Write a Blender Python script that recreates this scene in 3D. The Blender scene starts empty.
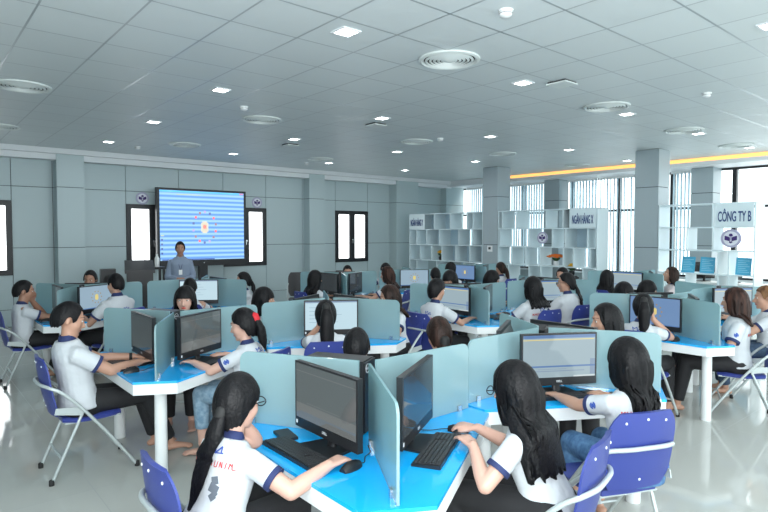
import bpy, bmesh, math, random
from mathutils import Vector, Matrix
from mathutils.bvhtree import BVHTree
random.seed(7)
SC = bpy.context.scene
C = SC.collection
V = Vector
R = math.radians
PI = math.pi

# ------------------------------------------------------------------ materials
def mat(name, col, rough=.5, metal=0, spec=.5, emit=0, bump=None, coat=0, ecol=None):
    m = bpy.data.materials.new(name); m.use_nodes = True
    nt = m.node_tree; b = nt.nodes['Principled BSDF']
    b.inputs['Base Color'].default_value = (*col, 1); b.inputs['Roughness'].default_value = rough
    b.inputs['Metallic'].default_value = metal; b.inputs['Specular IOR Level'].default_value = spec
    b.inputs['Coat Weight'].default_value = coat
    if emit:
        b.inputs['Emission Color'].default_value = (*(ecol or col), 1); b.inputs['Emission Strength'].default_value = emit
    if bump:
        tc = nt.nodes.new('ShaderNodeTexCoord'); n = nt.nodes.new('ShaderNodeTexNoise'); bp = nt.nodes.new('ShaderNodeBump')
        n.inputs['Scale'].default_value = bump[0]; bp.inputs['Strength'].default_value = bump[1]; bp.inputs['Distance'].default_value = .02
        nt.links.new(tc.outputs['Object'], n.inputs['Vector']); nt.links.new(n.outputs['Fac'], bp.inputs['Height'])
        nt.links.new(bp.outputs['Normal'], b.inputs['Normal'])
    return m

def noise_mix(m, c1, c2, scale, vec_scale=(1, 1, 1), lo=.35, hi=.65):
    nt = m.node_tree; b = nt.nodes['Principled BSDF']
    tc = nt.nodes.new('ShaderNodeTexCoord'); mp = nt.nodes.new('ShaderNodeMapping'); mp.inputs['Scale'].default_value = vec_scale
    n = nt.nodes.new('ShaderNodeTexNoise'); n.inputs['Scale'].default_value = scale; n.inputs['Detail'].default_value = 3
    r = nt.nodes.new('ShaderNodeValToRGB')
    r.color_ramp.elements[0].position = lo; r.color_ramp.elements[0].color = (*c1, 1)
    r.color_ramp.elements[1].position = hi; r.color_ramp.elements[1].color = (*c2, 1)
    L = nt.links.new
    L(tc.outputs['Object'], mp.inputs['Vector']); L(mp.outputs['Vector'], n.inputs['Vector'])
    L(n.outputs['Fac'], r.inputs['Fac']); L(r.outputs['Color'], b.inputs['Base Color'])
    return m

def grid_mat(name, c_tile, c_line, size, off, lw, r_tile, r_line, m_line, var=.04):
    """tiles with joints laid on a square grid (a tiled floor or a panelled ceiling)"""
    m = mat(name, c_tile, r_tile); nt = m.node_tree; b = nt.nodes['Principled BSDF']; L = nt.links.new
    N = nt.nodes.new
    tc = N('ShaderNodeTexCoord'); sp = N('ShaderNodeSeparateXYZ'); L(tc.outputs['Object'], sp.inputs[0])
    def mth(op, a, bb=None):
        n = N('ShaderNodeMath'); n.operation = op
        for i, v in enumerate((a, bb)):
            if v is None: continue
            if isinstance(v, (int, float)): n.inputs[i].default_value = v
            else: L(v, n.inputs[i])
        return n.outputs[0]
    masks, cells = [], []
    for k in (0, 1):
        t = mth('DIVIDE', mth('SUBTRACT', sp.outputs[k], off[k]), size)
        f = mth('FRACT', t); d = mth('MINIMUM', f, mth('SUBTRACT', 1.0, f))
        masks.append(mth('LESS_THAN', d, lw / size)); cells.append(mth('FLOOR', t))
    mask = mth('MAXIMUM', *masks)
    cv = N('ShaderNodeCombineXYZ'); L(cells[0], cv.inputs[0]); L(cells[1], cv.inputs[1])
    wn = N('ShaderNodeTexWhiteNoise'); wn.noise_dimensions = '2D'; L(cv.outputs[0], wn.inputs['Vector'])
    br = mth('ADD', mth('MULTIPLY', wn.outputs['Value'], var), 1 - var / 2)
    hs = N('ShaderNodeHueSaturation'); hs.inputs['Color'].default_value = (*c_tile, 1); L(br, hs.inputs['Value'])
    mx = N('ShaderNodeMix'); mx.data_type = 'RGBA'; L(mask, mx.inputs['Factor']); L(hs.outputs['Color'], mx.inputs[6]); mx.inputs[7].default_value = (*c_line, 1)
    L(mx.outputs[2], b.inputs['Base Color'])
    L(mth('MULTIPLY', mask, m_line), b.inputs['Metallic'])
    L(mth('ADD', r_tile, mth('MULTIPLY', mask, r_line - r_tile)), b.inputs['Roughness'])
    return m

M = {}
M['ceiling'] = grid_mat('ceiling_tiles', (.62, .68, .69), (.40, .45, .47), .6, (.8055, 4.825), .008, .55, .3, .5)
M['floor'] = grid_mat('floor_tiles', (.50, .51, .48), (.30, .31, .30), .8, (.2, .35), .0025, .07, .3, 0, .03)
M['wall'] = mat('wall_panel', (.43, .53, .55), .38)
M['joint'] = mat('panel_joint', (.06, .07, .08), .7)
M['cornice'] = mat('cornice_white', (.72, .76, .78), .5)
M['column'] = mat('column_panel', (.34, .41, .44), .35)
M['black'] = mat('black_frame', (.012, .013, .016), .4)
M['black_plastic'] = mat('black_plastic', (.014, .015, .017), .38)
M['key'] = mat('key_plastic', (.03, .031, .034), .45)
M['pane'] = mat('window_pane', (.95, .98, 1), .3, emit=2.2, ecol=(.95, .98, 1))
M['white'] = mat('white_laminate', (.80, .83, .83), .35)
M['shelf'] = mat('shelf_white', (.66, .78, .82), .35)
M['shelf_back'] = mat('shelf_translucent', (.55, .72, .82), .3)
M['blue_top'] = mat('blue_tabletop', (.010, .43, .94), .10, coat=.3)
M['chair_blue'] = mat('blue_vinyl', (.034, .052, .25), .38, bump=(300, .05))
M['chair_black'] = mat('black_vinyl', (.012, .012, .015), .45)
M['tube'] = mat('grey_tube', (.50, .55, .55), .35, .25)
M['steel'] = mat('steel', (.6, .62, .63), .25, .9)
M['rubber'] = mat('rubber', (.01, .01, .01), .7)
M['skin'] = mat('skin', (.50, .28, .195), .5)
M['skin_dark'] = mat('skin_tan', (.40, .21, .14), .5)
M['skin_fair'] = mat('skin_fair', (.60, .36, .28), .5)
M['shirt'] = mat('white_cotton', (.57, .60, .63), .8, bump=(11, .7))
M['shirt_blue'] = mat('pale_blue_cotton', (.24, .30, .40), .8, bump=(9, .35))
M['shirt_pink'] = mat('pale_pink_cotton', (.72, .62, .62), .8, bump=(9, .35))
M['vest'] = mat('grey_knit', (.38, .39, .38), .85, bump=(60, .3))
M['navy'] = mat('navy_rib', (.018, .03, .11), .75)
M['trousers'] = mat('black_trousers', (.011, .011, .013), .75, bump=(12, .3))
M['jeans'] = noise_mix(mat('blue_denim', (.07, .17, .33), .85, bump=(14, .35)), (.05, .13, .27), (.10, .22, .40), 30)
M['jeans_pale'] = noise_mix(mat('pale_denim', (.2, .32, .43), .85, bump=(14, .35)), (.15, .26, .36), (.28, .40, .50), 30)
M['jeans_dark'] = noise_mix(mat('dark_denim', (.03, .06, .11), .85), (.025, .05, .09), (.045, .08, .14), 30)
def hairmat(n, a, b):
    m = noise_mix(mat(n, a, .48, spec=.2, bump=(70, .25)), a, b, 26, (1.2, 1.2, .12), .4, .7); return m
M['hair'] = hairmat('black_hair', (.004, .004, .005), (.010, .009, .010))
M['hair_brown'] = hairmat('brown_hair', (.015, .008, .006), (.045, .022, .016))
M['hair_auburn'] = hairmat('auburn_hair', (.02, .01, .008), (.07, .03, .02))
M['hair_dyed'] = hairmat('copper_hair', (.10, .045, .02), (.24, .12, .055))
M['red'] = mat('red_band', (.55, .01, .02), .6)
M['lips'] = mat('lips', (.42, .09, .08), .45)
M['lips_red'] = mat('red_lips', (.55, .02, .025), .4)
M['eye_white'] = mat('eye_white', (.75, .75, .72), .3)
M['iris'] = mat('iris', (.008, .006, .005), .2)
M['print_blue'] = mat('print_blue', (.04, .09, .38), .8)
M['print_red'] = mat('print_red', (.50, .05, .05), .8)
M['print_grey'] = mat('print_grey', (.13, .15, .18), .8)
M['text_blue'] = mat('sign_blue', (.018, .055, .19), .5)
M['purple'] = mat('emblem_purple', (.045, .018, .15), .5)
M['lilac'] = mat('emblem_lilac', (.40, .40, .55), .5)
M['emblem_white'] = mat('emblem_white', (.72, .74, .80), .5)
M['led'] = mat('led_panel', (1, 1, 1), .5, emit=9)
M['cove'] = mat('orange_cove_light', (1, .62, .22), .5, emit=.8, ecol=(1, .44, .12))
M['diffuser'] = mat('diffuser_white', (.66, .72, .71), .45)
M['dark_gap'] = mat('dark_gap', (.04, .045, .05), .8)
M['blind'] = mat('blind_fabric', (.60, .70, .74), .7)
M['poster'] = mat('blue_sheet', (.06, .40, .62), .4)
M['poster_line'] = mat('sheet_lines', (.35, .68, .82), .5)
M['flower_y'] = mat('yellow_petal', (.75, .42, .02), .6)
M['flower_o'] = mat('orange_petal', (.72, .16, .015), .6)
M['leaf'] = mat('leaf', (.03, .10, .02), .6)
M['dell'] = mat('silver_mark', (.6, .62, .64), .35, .3)

def glass_mat():
    m = bpy.data.materials.new('frosted_green_glass'); m.use_nodes = True; nt = m.node_tree; L = nt.links.new
    b = nt.nodes['Principled BSDF']; out = nt.nodes['Material Output']
    b.inputs['Base Color'].default_value = (.36, .51, .535, 1); b.inputs['Roughness'].default_value = .08
    b.inputs['Specular IOR Level'].default_value = .9
    tl = nt.nodes.new('ShaderNodeBsdfTranslucent'); tl.inputs['Color'].default_value = (.48, .72, .74, 1)
    mx = nt.nodes.new('ShaderNodeMixShader'); mx.inputs[0].default_value = .30
    L(b.outputs[0], mx.inputs[1]); L(tl.outputs[0], mx.inputs[2])
    tr = nt.nodes.new('ShaderNodeBsdfTransparent'); tr.inputs['Color'].default_value = (.75, .95, .95, 1)
    m2 = nt.nodes.new('ShaderNodeMixShader'); m2.inputs[0].default_value = .20
    L(mx.outputs[0], m2.inputs[1]); L(tr.outputs[0], m2.inputs[2]); L(m2.outputs[0], out.inputs[0])
    return m
M['glass'] = glass_mat()

def add_translucent(m, c, f):
    nt = m.node_tree; L = nt.links.new; b = nt.nodes['Principled BSDF']; out = nt.nodes['Material Output']
    tl = nt.nodes.new('ShaderNodeBsdfTranslucent'); tl.inputs['Color'].default_value = (*c, 1); mx = nt.nodes.new('ShaderNodeMixShader'); mx.inputs[0].default_value = f
    L(b.outputs[0], mx.inputs[1]); L(tl.outputs[0], mx.inputs[2]); L(mx.outputs[0], out.inputs[0])
add_translucent(M['blind'], (.62, .74, .80), .5)
def screen_mat(name, c, e):
    m = mat(name, (.02, .022, .025), .06, emit=e, ecol=c); return m
S = {}
for k, c, e in (('grey', (.36, .47, .52), .55), ('bar', (.10, .20, .42), .6), ('page', (.52, .70, .78), .62), ('desk', (.30, .42, .52), .6),
                ('desk2', (.15, .26, .46), .6), ('gold', (.75, .62, .22), .6), ('dark', (.10, .12, .12), .5), ('dim', (.05, .06, .065), .4),
                ('rule', (.22, .30, .42), .6), ('faint', (.16, .17, .165), .5), ('sky', (.03, .25, .75), .45), ('dot', (.45, .30, .12), .5), ('whitebar', (.6, .68, .7), .6)):
    S[k] = screen_mat('screen_' + k, c, e)

# ------------------------------------------------------------------ mesh helpers
def T(x=0, y=0, z=0): return Matrix.Translation((x, y, z))
def link(name, me, m=None, parent=None, smooth=False):
    if m is not None:
        for q in (m if isinstance(m, (list, tuple)) else [m]): me.materials.append(q)
    o = bpy.data.objects.new(name, me); C.objects.link(o)
    if parent is not None: o.parent = parent
    if smooth:
        me.polygons.foreach_set('use_smooth', [True] * len(me.polygons))
    return o
def fin(name, bm, m, parent=None, smooth=False, bev=0, seg=2, angle=None):
    if bev:
        bmesh.ops.bevel(bm, geom=[e for e in bm.edges if len(e.link_faces) == 2 and e.calc_face_angle(0) > .5], offset=bev, segments=seg, affect='EDGES', profile=.5)
    bmesh.ops.recalc_face_normals(bm, faces=bm.faces)
    me = bpy.data.meshes.new(name); bm.to_mesh(me); bm.free()
    o = link(name, me, m, parent, smooth)
    if smooth and angle:
        for e in me.edges: pass
        try: me.set_sharp_from_angle(angle=R(angle))
        except Exception: pass
    return o
def box(bm, x0, x1, y0, y1, z0, z1, mx=None, mi=0):
    vs = [bm.verts.new(p) for p in ((x0, y0, z0), (x1, y0, z0), (x1, y1, z0), (x0, y1, z0), (x0, y0, z1), (x1, y0, z1), (x1, y1, z1), (x0, y1, z1))]
    if mx is not None:
        for v in vs: v.co = mx @ v.co
    for f in ((3, 2, 1, 0), (4, 5, 6, 7), (0, 1, 5, 4), (1, 2, 6, 5), (2, 3, 7, 6), (3, 0, 4, 7)):
        bm.faces.new([vs[i] for i in f]).material_index = mi
    return vs
def loft(bm, rings, mi=0, caps=True):
    vr = [[bm.verts.new(p) for p in r] for r in rings]
    n = len(vr[0])
    for a, b in zip(vr, vr[1:]):
        for i in range(n):
            bm.faces.new((a[i], a[(i + 1) % n], b[(i + 1) % n], b[i])).material_index = mi
    if caps:
        bm.faces.new(vr[0][::-1]).material_index = mi; bm.faces.new(vr[-1]).material_index = mi
def prism(bm, poly, z0, z1, mi=0):
    loft(bm, [[V((x, y, z0)) for x, y in poly], [V((x, y, z1)) for x, y in poly]], mi)
def tube(bm, pts, rad, n=10, rnd=True, mi=0, flat=1.0, up=None):
    pts = [V(p) for p in pts]
    if isinstance(rad, (int, float)): rad = [rad] * len(pts)
    tang = []
    for i in range(len(pts)):
        a = pts[max(0, i - 1)]; b = pts[min(len(pts) - 1, i + 1)]
        t = (b - a); tang.append(t.normalized() if t.length > 1e-9 else V((0, 0, 1)))
    t0 = tang[0]; ref = V(up) if up is not None else (V((0, 0, 1)) if abs(t0.z) < .9 else V((1, 0, 0)))
    nrm = (ref - t0 * ref.dot(t0)).normalized()
    rings = []
    def ring(c, t, nn, r):
        bb = t.cross(nn)
        return [c + nn * (r * flat * math.sin(2 * PI * k / n)) + bb * (r * math.cos(2 * PI * k / n)) for k in range(n)]
    for i, p in enumerate(pts):
        t = tang[i]; nrm = (nrm - t * nrm.dot(t)).normalized()
        if i == 0 and rnd:
            for a in (75, 45, 20): rings.append(ring(p - t * rad[0] * math.sin(R(a)), t, nrm, rad[0] * math.cos(R(a))))
        rings.append(ring(p, t, nrm, rad[i]))
        if i == len(pts) - 1 and rnd:
            for a in (20, 45, 75): rings.append(ring(p + t * rad[-1] * math.sin(R(a)), t, nrm, rad[-1] * math.cos(R(a))))
    loft(bm, rings, mi)
def curve_pts(ctrl, n=6):
    """Catmull-Rom through the control points"""
    P = [V(p) for p in ctrl]; P = [P[0] * 2 - P[1]] + P + [P[-1] * 2 - P[-2]]; out = []
    for i in range(1, len(P) - 2):
        for k in range(n):
            t = k / n; a, b, c, d = P[i - 1:i + 3]
            out.append(.5 * ((2 * b) + (c - a) * t + (2 * a - 5 * b + 4 * c - d) * t * t + (3 * b - a - 3 * c + d) * t ** 3))
    out.append(P[-2]); return out
def lerp_list(ts, vals, n):
    out = []
    for k in range(n):
        t = k / (n - 1) * (len(vals) - 1); i = min(int(t), len(vals) - 2); out.append(vals[i] + (vals[i + 1] - vals[i]) * (t - i))
    return out
def ell(bm, c, r, mx=None, seg=14, rings=9, mi=0):
    m = T(*c) @ Matrix.Diagonal((r[0], r[1], r[2], 1))
    if mx is not None: m = mx @ m
    before = set(bm.faces) if mi else None
    bmesh.ops.create_uvsphere(bm, u_segments=seg, v_segments=rings, radius=1, matrix=m)
    if mi:
        for f in bm.faces:
            if f not in before: f.material_index = mi
def lathe(bm, prof, n=24, mx=None, mi=0):
    """profile of (r, z) turned about z, closed on itself at the ends"""
    rings = [[V((max(r, 1e-4) * math.cos(2 * PI * k / n), max(r, 1e-4) * math.sin(2 * PI * k / n), z)) for k in range(n)] for r, z in prof]
    if mx is not None: rings = [[mx @ p for p in r] for r in rings]
    loft(bm, rings, mi)
def thing(name, label, cat, loc=(0, 0, 0), rz=0, group=None):
    o = bpy.data.objects.new(name, None); C.objects.link(o); o.empty_display_size = .1
    o.location = loc; o.rotation_euler = (0, 0, rz); return tag(o, label, cat, group)
def tag(o, label, cat, group=None, kind=None):
    o['label'] = label; o['category'] = cat
    if group: o['group'] = group
    if kind: o['kind'] = kind
    return o
def struct(o, label=None, cat=None):
    o['kind'] = 'structure'
    if label: o['label'] = label
    if cat: o['category'] = cat
    return o
KIDS = {}
def dup(root, loc, rz, label, group=None):
    r = root.copy(); C.objects.link(r); r.location = loc; r.rotation_euler = (0, 0, rz); r['label'] = label
    if group: r['group'] = group
    for ch in list(root.children):
        c = ch.copy(); C.objects.link(c); c.parent = r
        for g in list(ch.children):
            d = g.copy(); C.objects.link(d); d.parent = c
    return r
TEXTS = {}
def text_mesh(body, size, depth=0.0, bold=0.0, width=1.0):
    cu = bpy.data.curves.new('lettering', 'FONT'); cu.body = body; cu.size = size; cu.extrude = depth; cu.offset = bold
    cu.align_x = 'CENTER'; cu.align_y = 'CENTER'
    o = bpy.data.objects.new('lettering', cu); C.objects.link(o); o.scale = (width, 1, 1)
    dg = bpy.context.evaluated_depsgraph_get()
    me = bpy.data.meshes.new_from_object(o.evaluated_get(dg)); bpy.data.objects.remove(o); bpy.data.curves.remove(cu)
    me.transform(Matrix.Diagonal((width, 1, 1, 1))); me.materials.clear(); return me

# ------------------------------------------------------------------ camera
cam = bpy.data.cameras.new('camera'); co = bpy.data.objects.new('camera', cam); C.objects.link(co)
cam.sensor_width = 36; cam.lens = 573 / 768 * 36; cam.clip_start = .05
co.location = (0, 0, 1.8); co.rotation_euler = (R(90 - 2.26), 0, -math.atan2(.6454, .7638))
SC.camera = co

# ------------------------------------------------------------------ room
H = 3.45; WY = 13.0; WX = 14.3
XL, YB = -4.0, -4.5
bm = bmesh.new(); box(bm, XL, WX + .6, YB, WY + .4, -.2, 0); struct(fin('floor', bm, M['floor']))
bm = bmesh.new(); box(bm, -2.5, 13.4, -1.5, 12.62, H, H + .12); struct(fin('ceiling', bm, M['ceiling']))
# back wall of panels with joints and window openings
wins = [(.51, 1.65), (3.73, 4.87), (5.94, 7.08), (9.22, 10.36)]; WZ0, WZ1 = 1.0, 2.43
bm = bmesh.new()
xs = sorted([XL, -2.0, -.7, .51, 1.65, 2.35, 3.73, 4.87, 5.94, 7.08, 8.16, 9.22, 10.36, 11.2, 12.15, 13.35, WX + .2])
zs = [0, .33, WZ0, 1.52, WZ1, 2.71, H + .1]
g = .006
for x0, x1 in zip(xs, xs[1:]):
    win = any(abs(x0 - a) < 1e-6 for a, b in wins)
    if win:
        cells = [(0, .33), (.33, WZ0), (WZ1, 2.71), (2.71, H + .1)]
    else:
        cells = [(0, .33), (.33, 1.52), (1.52, 2.71), (2.71, H + .1)]
    for z0, z1 in cells:
        box(bm, x0 + g, x1 - g, WY, WY + .05, z0 + g, z1 - g)
        box(bm, x0, x1, WY + .03, WY + .16, z0, z1, mi=1)
wb = struct(fin('wall_back', bm, [M['wall'], M['joint']]))
bm = bmesh.new(); box(bm, -2.9, -2.7, 1.0, WY, 0, H + .1); struct(fin('wall_left', bm, M['wall']))
# engaged pilasters on the back wall
for i, (x0, x1, d) in enumerate(((2.37, 2.86, .3), (8.2, 8.68, .28), (11.22, 12.1, .3), (13.38, 14.2, .25))):
    bm = bmesh.new()
    for z0, z1 in ((0, .33), (.33, 1.52), (1.52, 2.71), (2.71, H)):
        box(bm, x0, x1, WY - d, WY, z0 + g, z1 - g)
    box(bm, x0 + .01, x1 - .01, WY - d + .01, WY, 0, H, mi=1)
    struct(fin('wall_back_pilaster', bm, [M['wall'], M['joint']]))
# cornice along the back wall
bm = bmesh.new()
prof = [(12.60, H - .10), (12.60, H + .1), (12.66, H + .1), (12.66, H - .04), (12.76, H - .04), (12.76, 3.27), (WY + .1, 3.27), (WY + .1, 3.24), (12.73, 3.24), (12.73, H - .10)]
loft(bm, [[V((XL, y, z)) for y, z in prof], [V((13.6, y, z)) for y, z in prof]])
struct(fin('trim_1', bm, M['cornice']))
# windows in the back wall
for n, (x0, x1) in enumerate(wins):
    fr = bmesh.new(); y0, y1 = WY - .03, WY + .08; xm = (x0 + x1) / 2
    for a, b, c, d in ((x0, x0 + .10, WZ0, WZ1), (x1 - .10, x1, WZ0, WZ1), (x0 + .1, x1 - .1, WZ0, WZ0 + .1), (x0 + .1, x1 - .1, WZ1 - .1, WZ1), (xm - .09, xm + .09, WZ0 + .1, WZ1 - .1)):
        box(fr, a, b, y0, y1, c, d)
    f = struct(fin('window_%d' % (n + 1), fr, M['black'], bev=.006))
    for a, b in ((x0 + .10, xm - .09), (xm + .09, x1 - .10)):
        p = bmesh.new(); box(p, a, b, WY + .02, WY + .03, WZ0 + .1, WZ1 - .1); fin('pane', p, M['pane'], f)
    hb = bmesh.new(); box(hb, xm - .012, xm + .012, y0 - .035, y0, 1.52, 1.64); box(hb, xm - .035, xm + .02, y0 - .05, y0 - .035, 1.60, 1.64)
    fin('window_handle', hb, M['steel'], f)
# glazed wall on the right, with mullions; slab, sill and soffit
bm = bmesh.new(); box(bm, WX, WX + .25, YB, WY, 0, .72); struct(fin('wall_right', bm, M['wall']))
bm = bmesh.new(); box(bm, WX - .04, WX + .25, YB, WY, .72, .76); struct(fin('trim_2', bm, M['cornice']))
mull = [13.1, 11.8, 10.5, 9.5, 8.85, 7.5, 6.14, 4.78, 3.4, 2.0, .6, -.8, -2.2, -3.6]
fr = bmesh.new()
for y in mull: box(fr, WX + .02, WX + .14, y - .045, y + .045, .76, 3.28)
for z in (.78, 2.40, 3.26): box(fr, WX + .03, WX + .12, YB, WY, z - .03, z + .03)
wr = struct(fin('window_5', fr, M['black']))
gl = bmesh.new(); box(gl, WX + .07, WX + .08, YB, WY, .78, 3.26)
gm = bpy.data.materials.new('clear_glass'); gm.use_nodes = True
_nt = gm.node_tree; _o = _nt.nodes['Material Output']; _a = _nt.nodes.new('ShaderNodeBsdfTransparent'); _g = _nt.nodes.new('ShaderNodeBsdfGlossy'); _m = _nt.nodes.new('ShaderNodeMixShader')
_g.inputs['Roughness'].default_value = .02; _m.inputs[0].default_value = .06
_nt.links.new(_a.outputs[0], _m.inputs[1]); _nt.links.new(_g.outputs[0], _m.inputs[2]); _nt.links.new(_m.outputs[0], _o.inputs[0])
M['clear'] = gm
fin('pane', gl, gm, wr)
bm = bmesh.new(); box(bm, 13.4, WX + .25, YB, WY, 3.28, 3.32); box(bm, 13.4, 13.44, YB, WY, 3.32, 3.37); struct(fin('ceiling_soffit', bm, M['cornice']))
bm = bmesh.new(); box(bm, 13.43, WX + .25, YB, WY, 3.37, H + .12); struct(fin('ceiling_cove', bm, M['cornice']))
bm = bmesh.new(); box(bm, 13.41, 13.43, YB, 10.9, 3.365, 3.449); tag(fin('cove_light', bm, M['cove']), 'long orange strip of cove light along the ceiling edge above the windows', 'light')
# square columns
def column(x0, x1, y0, y1, z1, seams, m):
    bm = bmesh.new(); zz = [0] + seams + [z1]
    for a, b in zip(zz, zz[1:]): box(bm, x0, x1, y0, y1, a + .007, b - .007)
    box(bm, x0 + .012, x1 - .012, y0 + .012, y1 - .012, 0, z1, mi=1)
    return struct(fin('column', bm, [m, M['joint']]))
for x0, x1, y0, y1, z1 in ((11.30, 11.78, 5.10, 5.57, H), (11.26, 11.76, 9.0, 9.46, H), (13.85, WX + .02, 5.05, 5.52, 3.28), (13.85, WX + .02, 8.95, 9.42, 3.28), (13.85, WX + .02, 1.1, 1.57, 3.28)):
    column(x0, x1, y0, y1, z1, [.33, 1.52, 2.71], M['column'])
# vertical blinds, drawn over the far bays, half open in the others
def blind(y0, y1, pitch, ang, label):
    root = thing('vertical_blind', label, 'blind', (WX - .12, (y0 + y1) / 2, 0), 0, None)
    rail = bmesh.new(); box(rail, -.03, .03, y0 - (y0 + y1) / 2, y1 - (y0 + y1) / 2, 3.22, 3.27); fin('head_rail', rail, M['white'], root)
    sl = bmesh.new(); y = y0 + .05
    while y < y1 - .04:
        mx = T(0, y - (y0 + y1) / 2, 0) @ Matrix.Rotation(R(ang + random.uniform(-9, 9)), 4, 'Z')
        box(sl, -.0008, .0008, -.045, .045, .82, 3.22, mx); y += pitch
    fin('slats', sl, M['blind'], root)
blind(9.5, 12.6, .088, -14, 'closed grey vertical blind over the far windows beside the back wall')
blind(8.0, 8.88, .092, -24, 'partly open vertical blind right of the window column, far end')
blind(6.2, 7.95, .092, -42, 'half open vertical blind showing bright gaps left of the near column')
blind(5.56, 6.1, .085, -40, 'narrow open vertical blind between the two columns at the right')

# ------------------------------------------------------------------ ceiling fittings
def downlight():
    r = thing('ceiling_downlight', '', 'ceiling light', (0, 0, H))
    f = bmesh.new()
    for a, b, c, d in ((-.09, .09, -.09, -.072), (-.09, .09, .072, .09), (-.09, -.072, -.072, .072), (.072, .09, -.072, .072)): box(f, a, b, c, d, -.012, .0)
    fin('frame', f, M['cornice'], r)
    f = bmesh.new(); box(f, -.072, .072, -.072, .072, -.006, -.001); fin('led_panel', f, M['led'], r); return r
D0 = downlight()
dl = [((2.83, 3.83), 'square ceiling downlight, largest in view at the upper left centre of the ceiling'), ((2.86, 6.29), 'square ceiling downlight above and left of the wall screen, second of the near row'),
      ((2.91, 8.72), 'square ceiling downlight third along the left row toward the back wall'), ((2.91, 11.12), 'square ceiling downlight nearest the back wall in the left row'),
      ((5.31, 11.12), 'square ceiling downlight right above the big wall screen'), ((5.31, 6.33), 'square ceiling downlight in the middle of the ceiling left of a round diffuser'),
      ((5.31, 8.72), 'square ceiling downlight above the right hand edge of the wall screen'), ((7.71, 8.72), 'square ceiling downlight above the double window, nearer the camera'),
      ((7.71, 11.12), 'square ceiling downlight close above the double window of the back wall'), ((10.11, 11.12), 'square ceiling downlight deepest in the back right corner'),
      ((7.71, 6.33), 'square ceiling downlight above the far column, nearer the camera'), ((10.11, 8.72), 'square ceiling downlight just left of the far column top'),
      ((5.25, 3.86), 'square ceiling downlight beside a square ceiling speaker'), ((5.31, 1.53), 'square ceiling downlight cut by the right edge of the photo'),
      ((7.71, 3.93), 'square ceiling downlight beside a round diffuser above the near column'), ((10.11, 3.93), 'square ceiling downlight right of the near column top'),
      ((10.11, 6.33), 'square ceiling downlight above the orange cove between the columns'), ((12.6, 6.40), 'square ceiling downlight touching the left side of the near column'),
      ((12.51, 3.93), 'square ceiling downlight by the orange cove at the far right')]
for i, ((x, y), lb) in enumerate(dl):
    if i == 0: D0.location = (x, y, H); D0['label'] = lb; D0['group'] = 'square ceiling downlights'
    else: dup(D0, (x, y, H), 0, lb, 'square ceiling downlights')
def diffuser():
    r = thing('air_diffuser', '', 'air vent', (0, 0, H))
    b = bmesh.new(); lathe(b, [(.0, -.004), (.255, -.004), (.255, -.001), (.0, -.001)], 40); fin('backing', b, M['dark_gap'], r)
    b = bmesh.new(); lathe(b, [(.242, -.002), (.242, -.012), (.262, -.026), (.29, -.018), (.29, -.002)], 48); b.faces.ensure_lookup_table()
    fin('rim', b, M['diffuser'], r, True, angle=40)
    for k in range(5):
        q = .055 + k * .038; b = bmesh.new()
        n = 40; rings = [[V((rr * math.cos(2 * PI * j / n), rr * math.sin(2 * PI * j / n), z)) for j in range(n)] for rr, z in ((q, -.012), (q + .004, -.026), (q + .024, -.016), (q + .020, -.010))]
        loft(b, rings + [rings[0]], caps=False); fin('ring', b, M['diffuser'], r, True, angle=40)
    b = bmesh.new(); lathe(b, [(0, -.002), (.045, -.002), (.05, -.018), (.02, -.03), (0, -.03)], 32); fin('cap', b, M['diffuser'], r, True, angle=40)
    return r
F0 = diffuser()
df = [((4.02, 3.80), 'large round air diffuser at the top centre of the ceiling'), ((1.09, 7.55), 'round air diffuser high at the left edge of the ceiling'), ((7.05, 3.87), 'round air diffuser beside a downlight above the near column'),
      ((9.6, 3.95), 'round air diffuser just right of the near column top'), ((4.05, 7.53), 'round air diffuser above the wall screen, nearer the camera'), ((1.2, 10.6), 'round air diffuser low at the far left end of the ceiling'),
      ((12.0, 4.0), 'round air diffuser beside the orange cove at the far right'), ((7.12, 7.52), 'round air diffuser above the double window, in mid ceiling'), ((7.15, 10.65), 'round air diffuser close to the back wall above the double window'),
      ((4.08, 10.55), 'round air diffuser close to the back wall above the screen'), ((9.55, 7.52), 'round air diffuser left of the far column in mid ceiling'), ((12.5, 7.6), 'round air diffuser by the orange cove between the columns')]
for i, ((x, y), lb) in enumerate(df):
    if i == 0: F0.location = (x, y, H); F0['label'] = lb; F0['group'] = 'round air diffusers'
    else: dup(F0, (x, y, H), 0, lb, 'round air diffusers')
def smoke():
    r = thing('smoke_detector', '', 'smoke detector', (0, 0, H))
    b = bmesh.new(); lathe(b, [(0, 0), (.055, 0), (.055, -.012), (.0, -.012)], 24); fin('base', b, M['white'], r, True, angle=40)
    b = bmesh.new(); lathe(b, [(0, -.012), (.045, -.012), (.05, -.02), (.045, -.04), (.025, -.052), (0, -.054)], 24); fin('head', b, M['white'], r, True, angle=40)
    b = bmesh.new(); lathe(b, [(.049, -.022), (.049, -.028), (.0, -.028), (0, -.022)], 24); fin('sensor_slot', b, M['dark_gap'], r)
    return r
K0 = smoke()
for i, (x, y, lb) in enumerate(((3.47, 2.71, 'white smoke detector at the top of the ceiling right of the large diffuser'), (7.29, 2.75, 'white smoke detector high on the right side of the ceiling'),
        (3.47, 6.93, 'white smoke detector on the ceiling left of the diffuser above the screen'), (7.21, 7.02, 'white smoke detector in mid ceiling right of the far diffuser'), (7.28, 11.42, 'white smoke detector close to the back cornice'), (3.5, 11.4, 'white smoke detector left of the screen near the back cornice'))):
    if i == 0: K0.location = (x, y, H); K0['label'] = lb; K0['group'] = 'smoke detectors'
    else: dup(K0, (x, y, H), 0, lb, 'smoke detectors')
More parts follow.
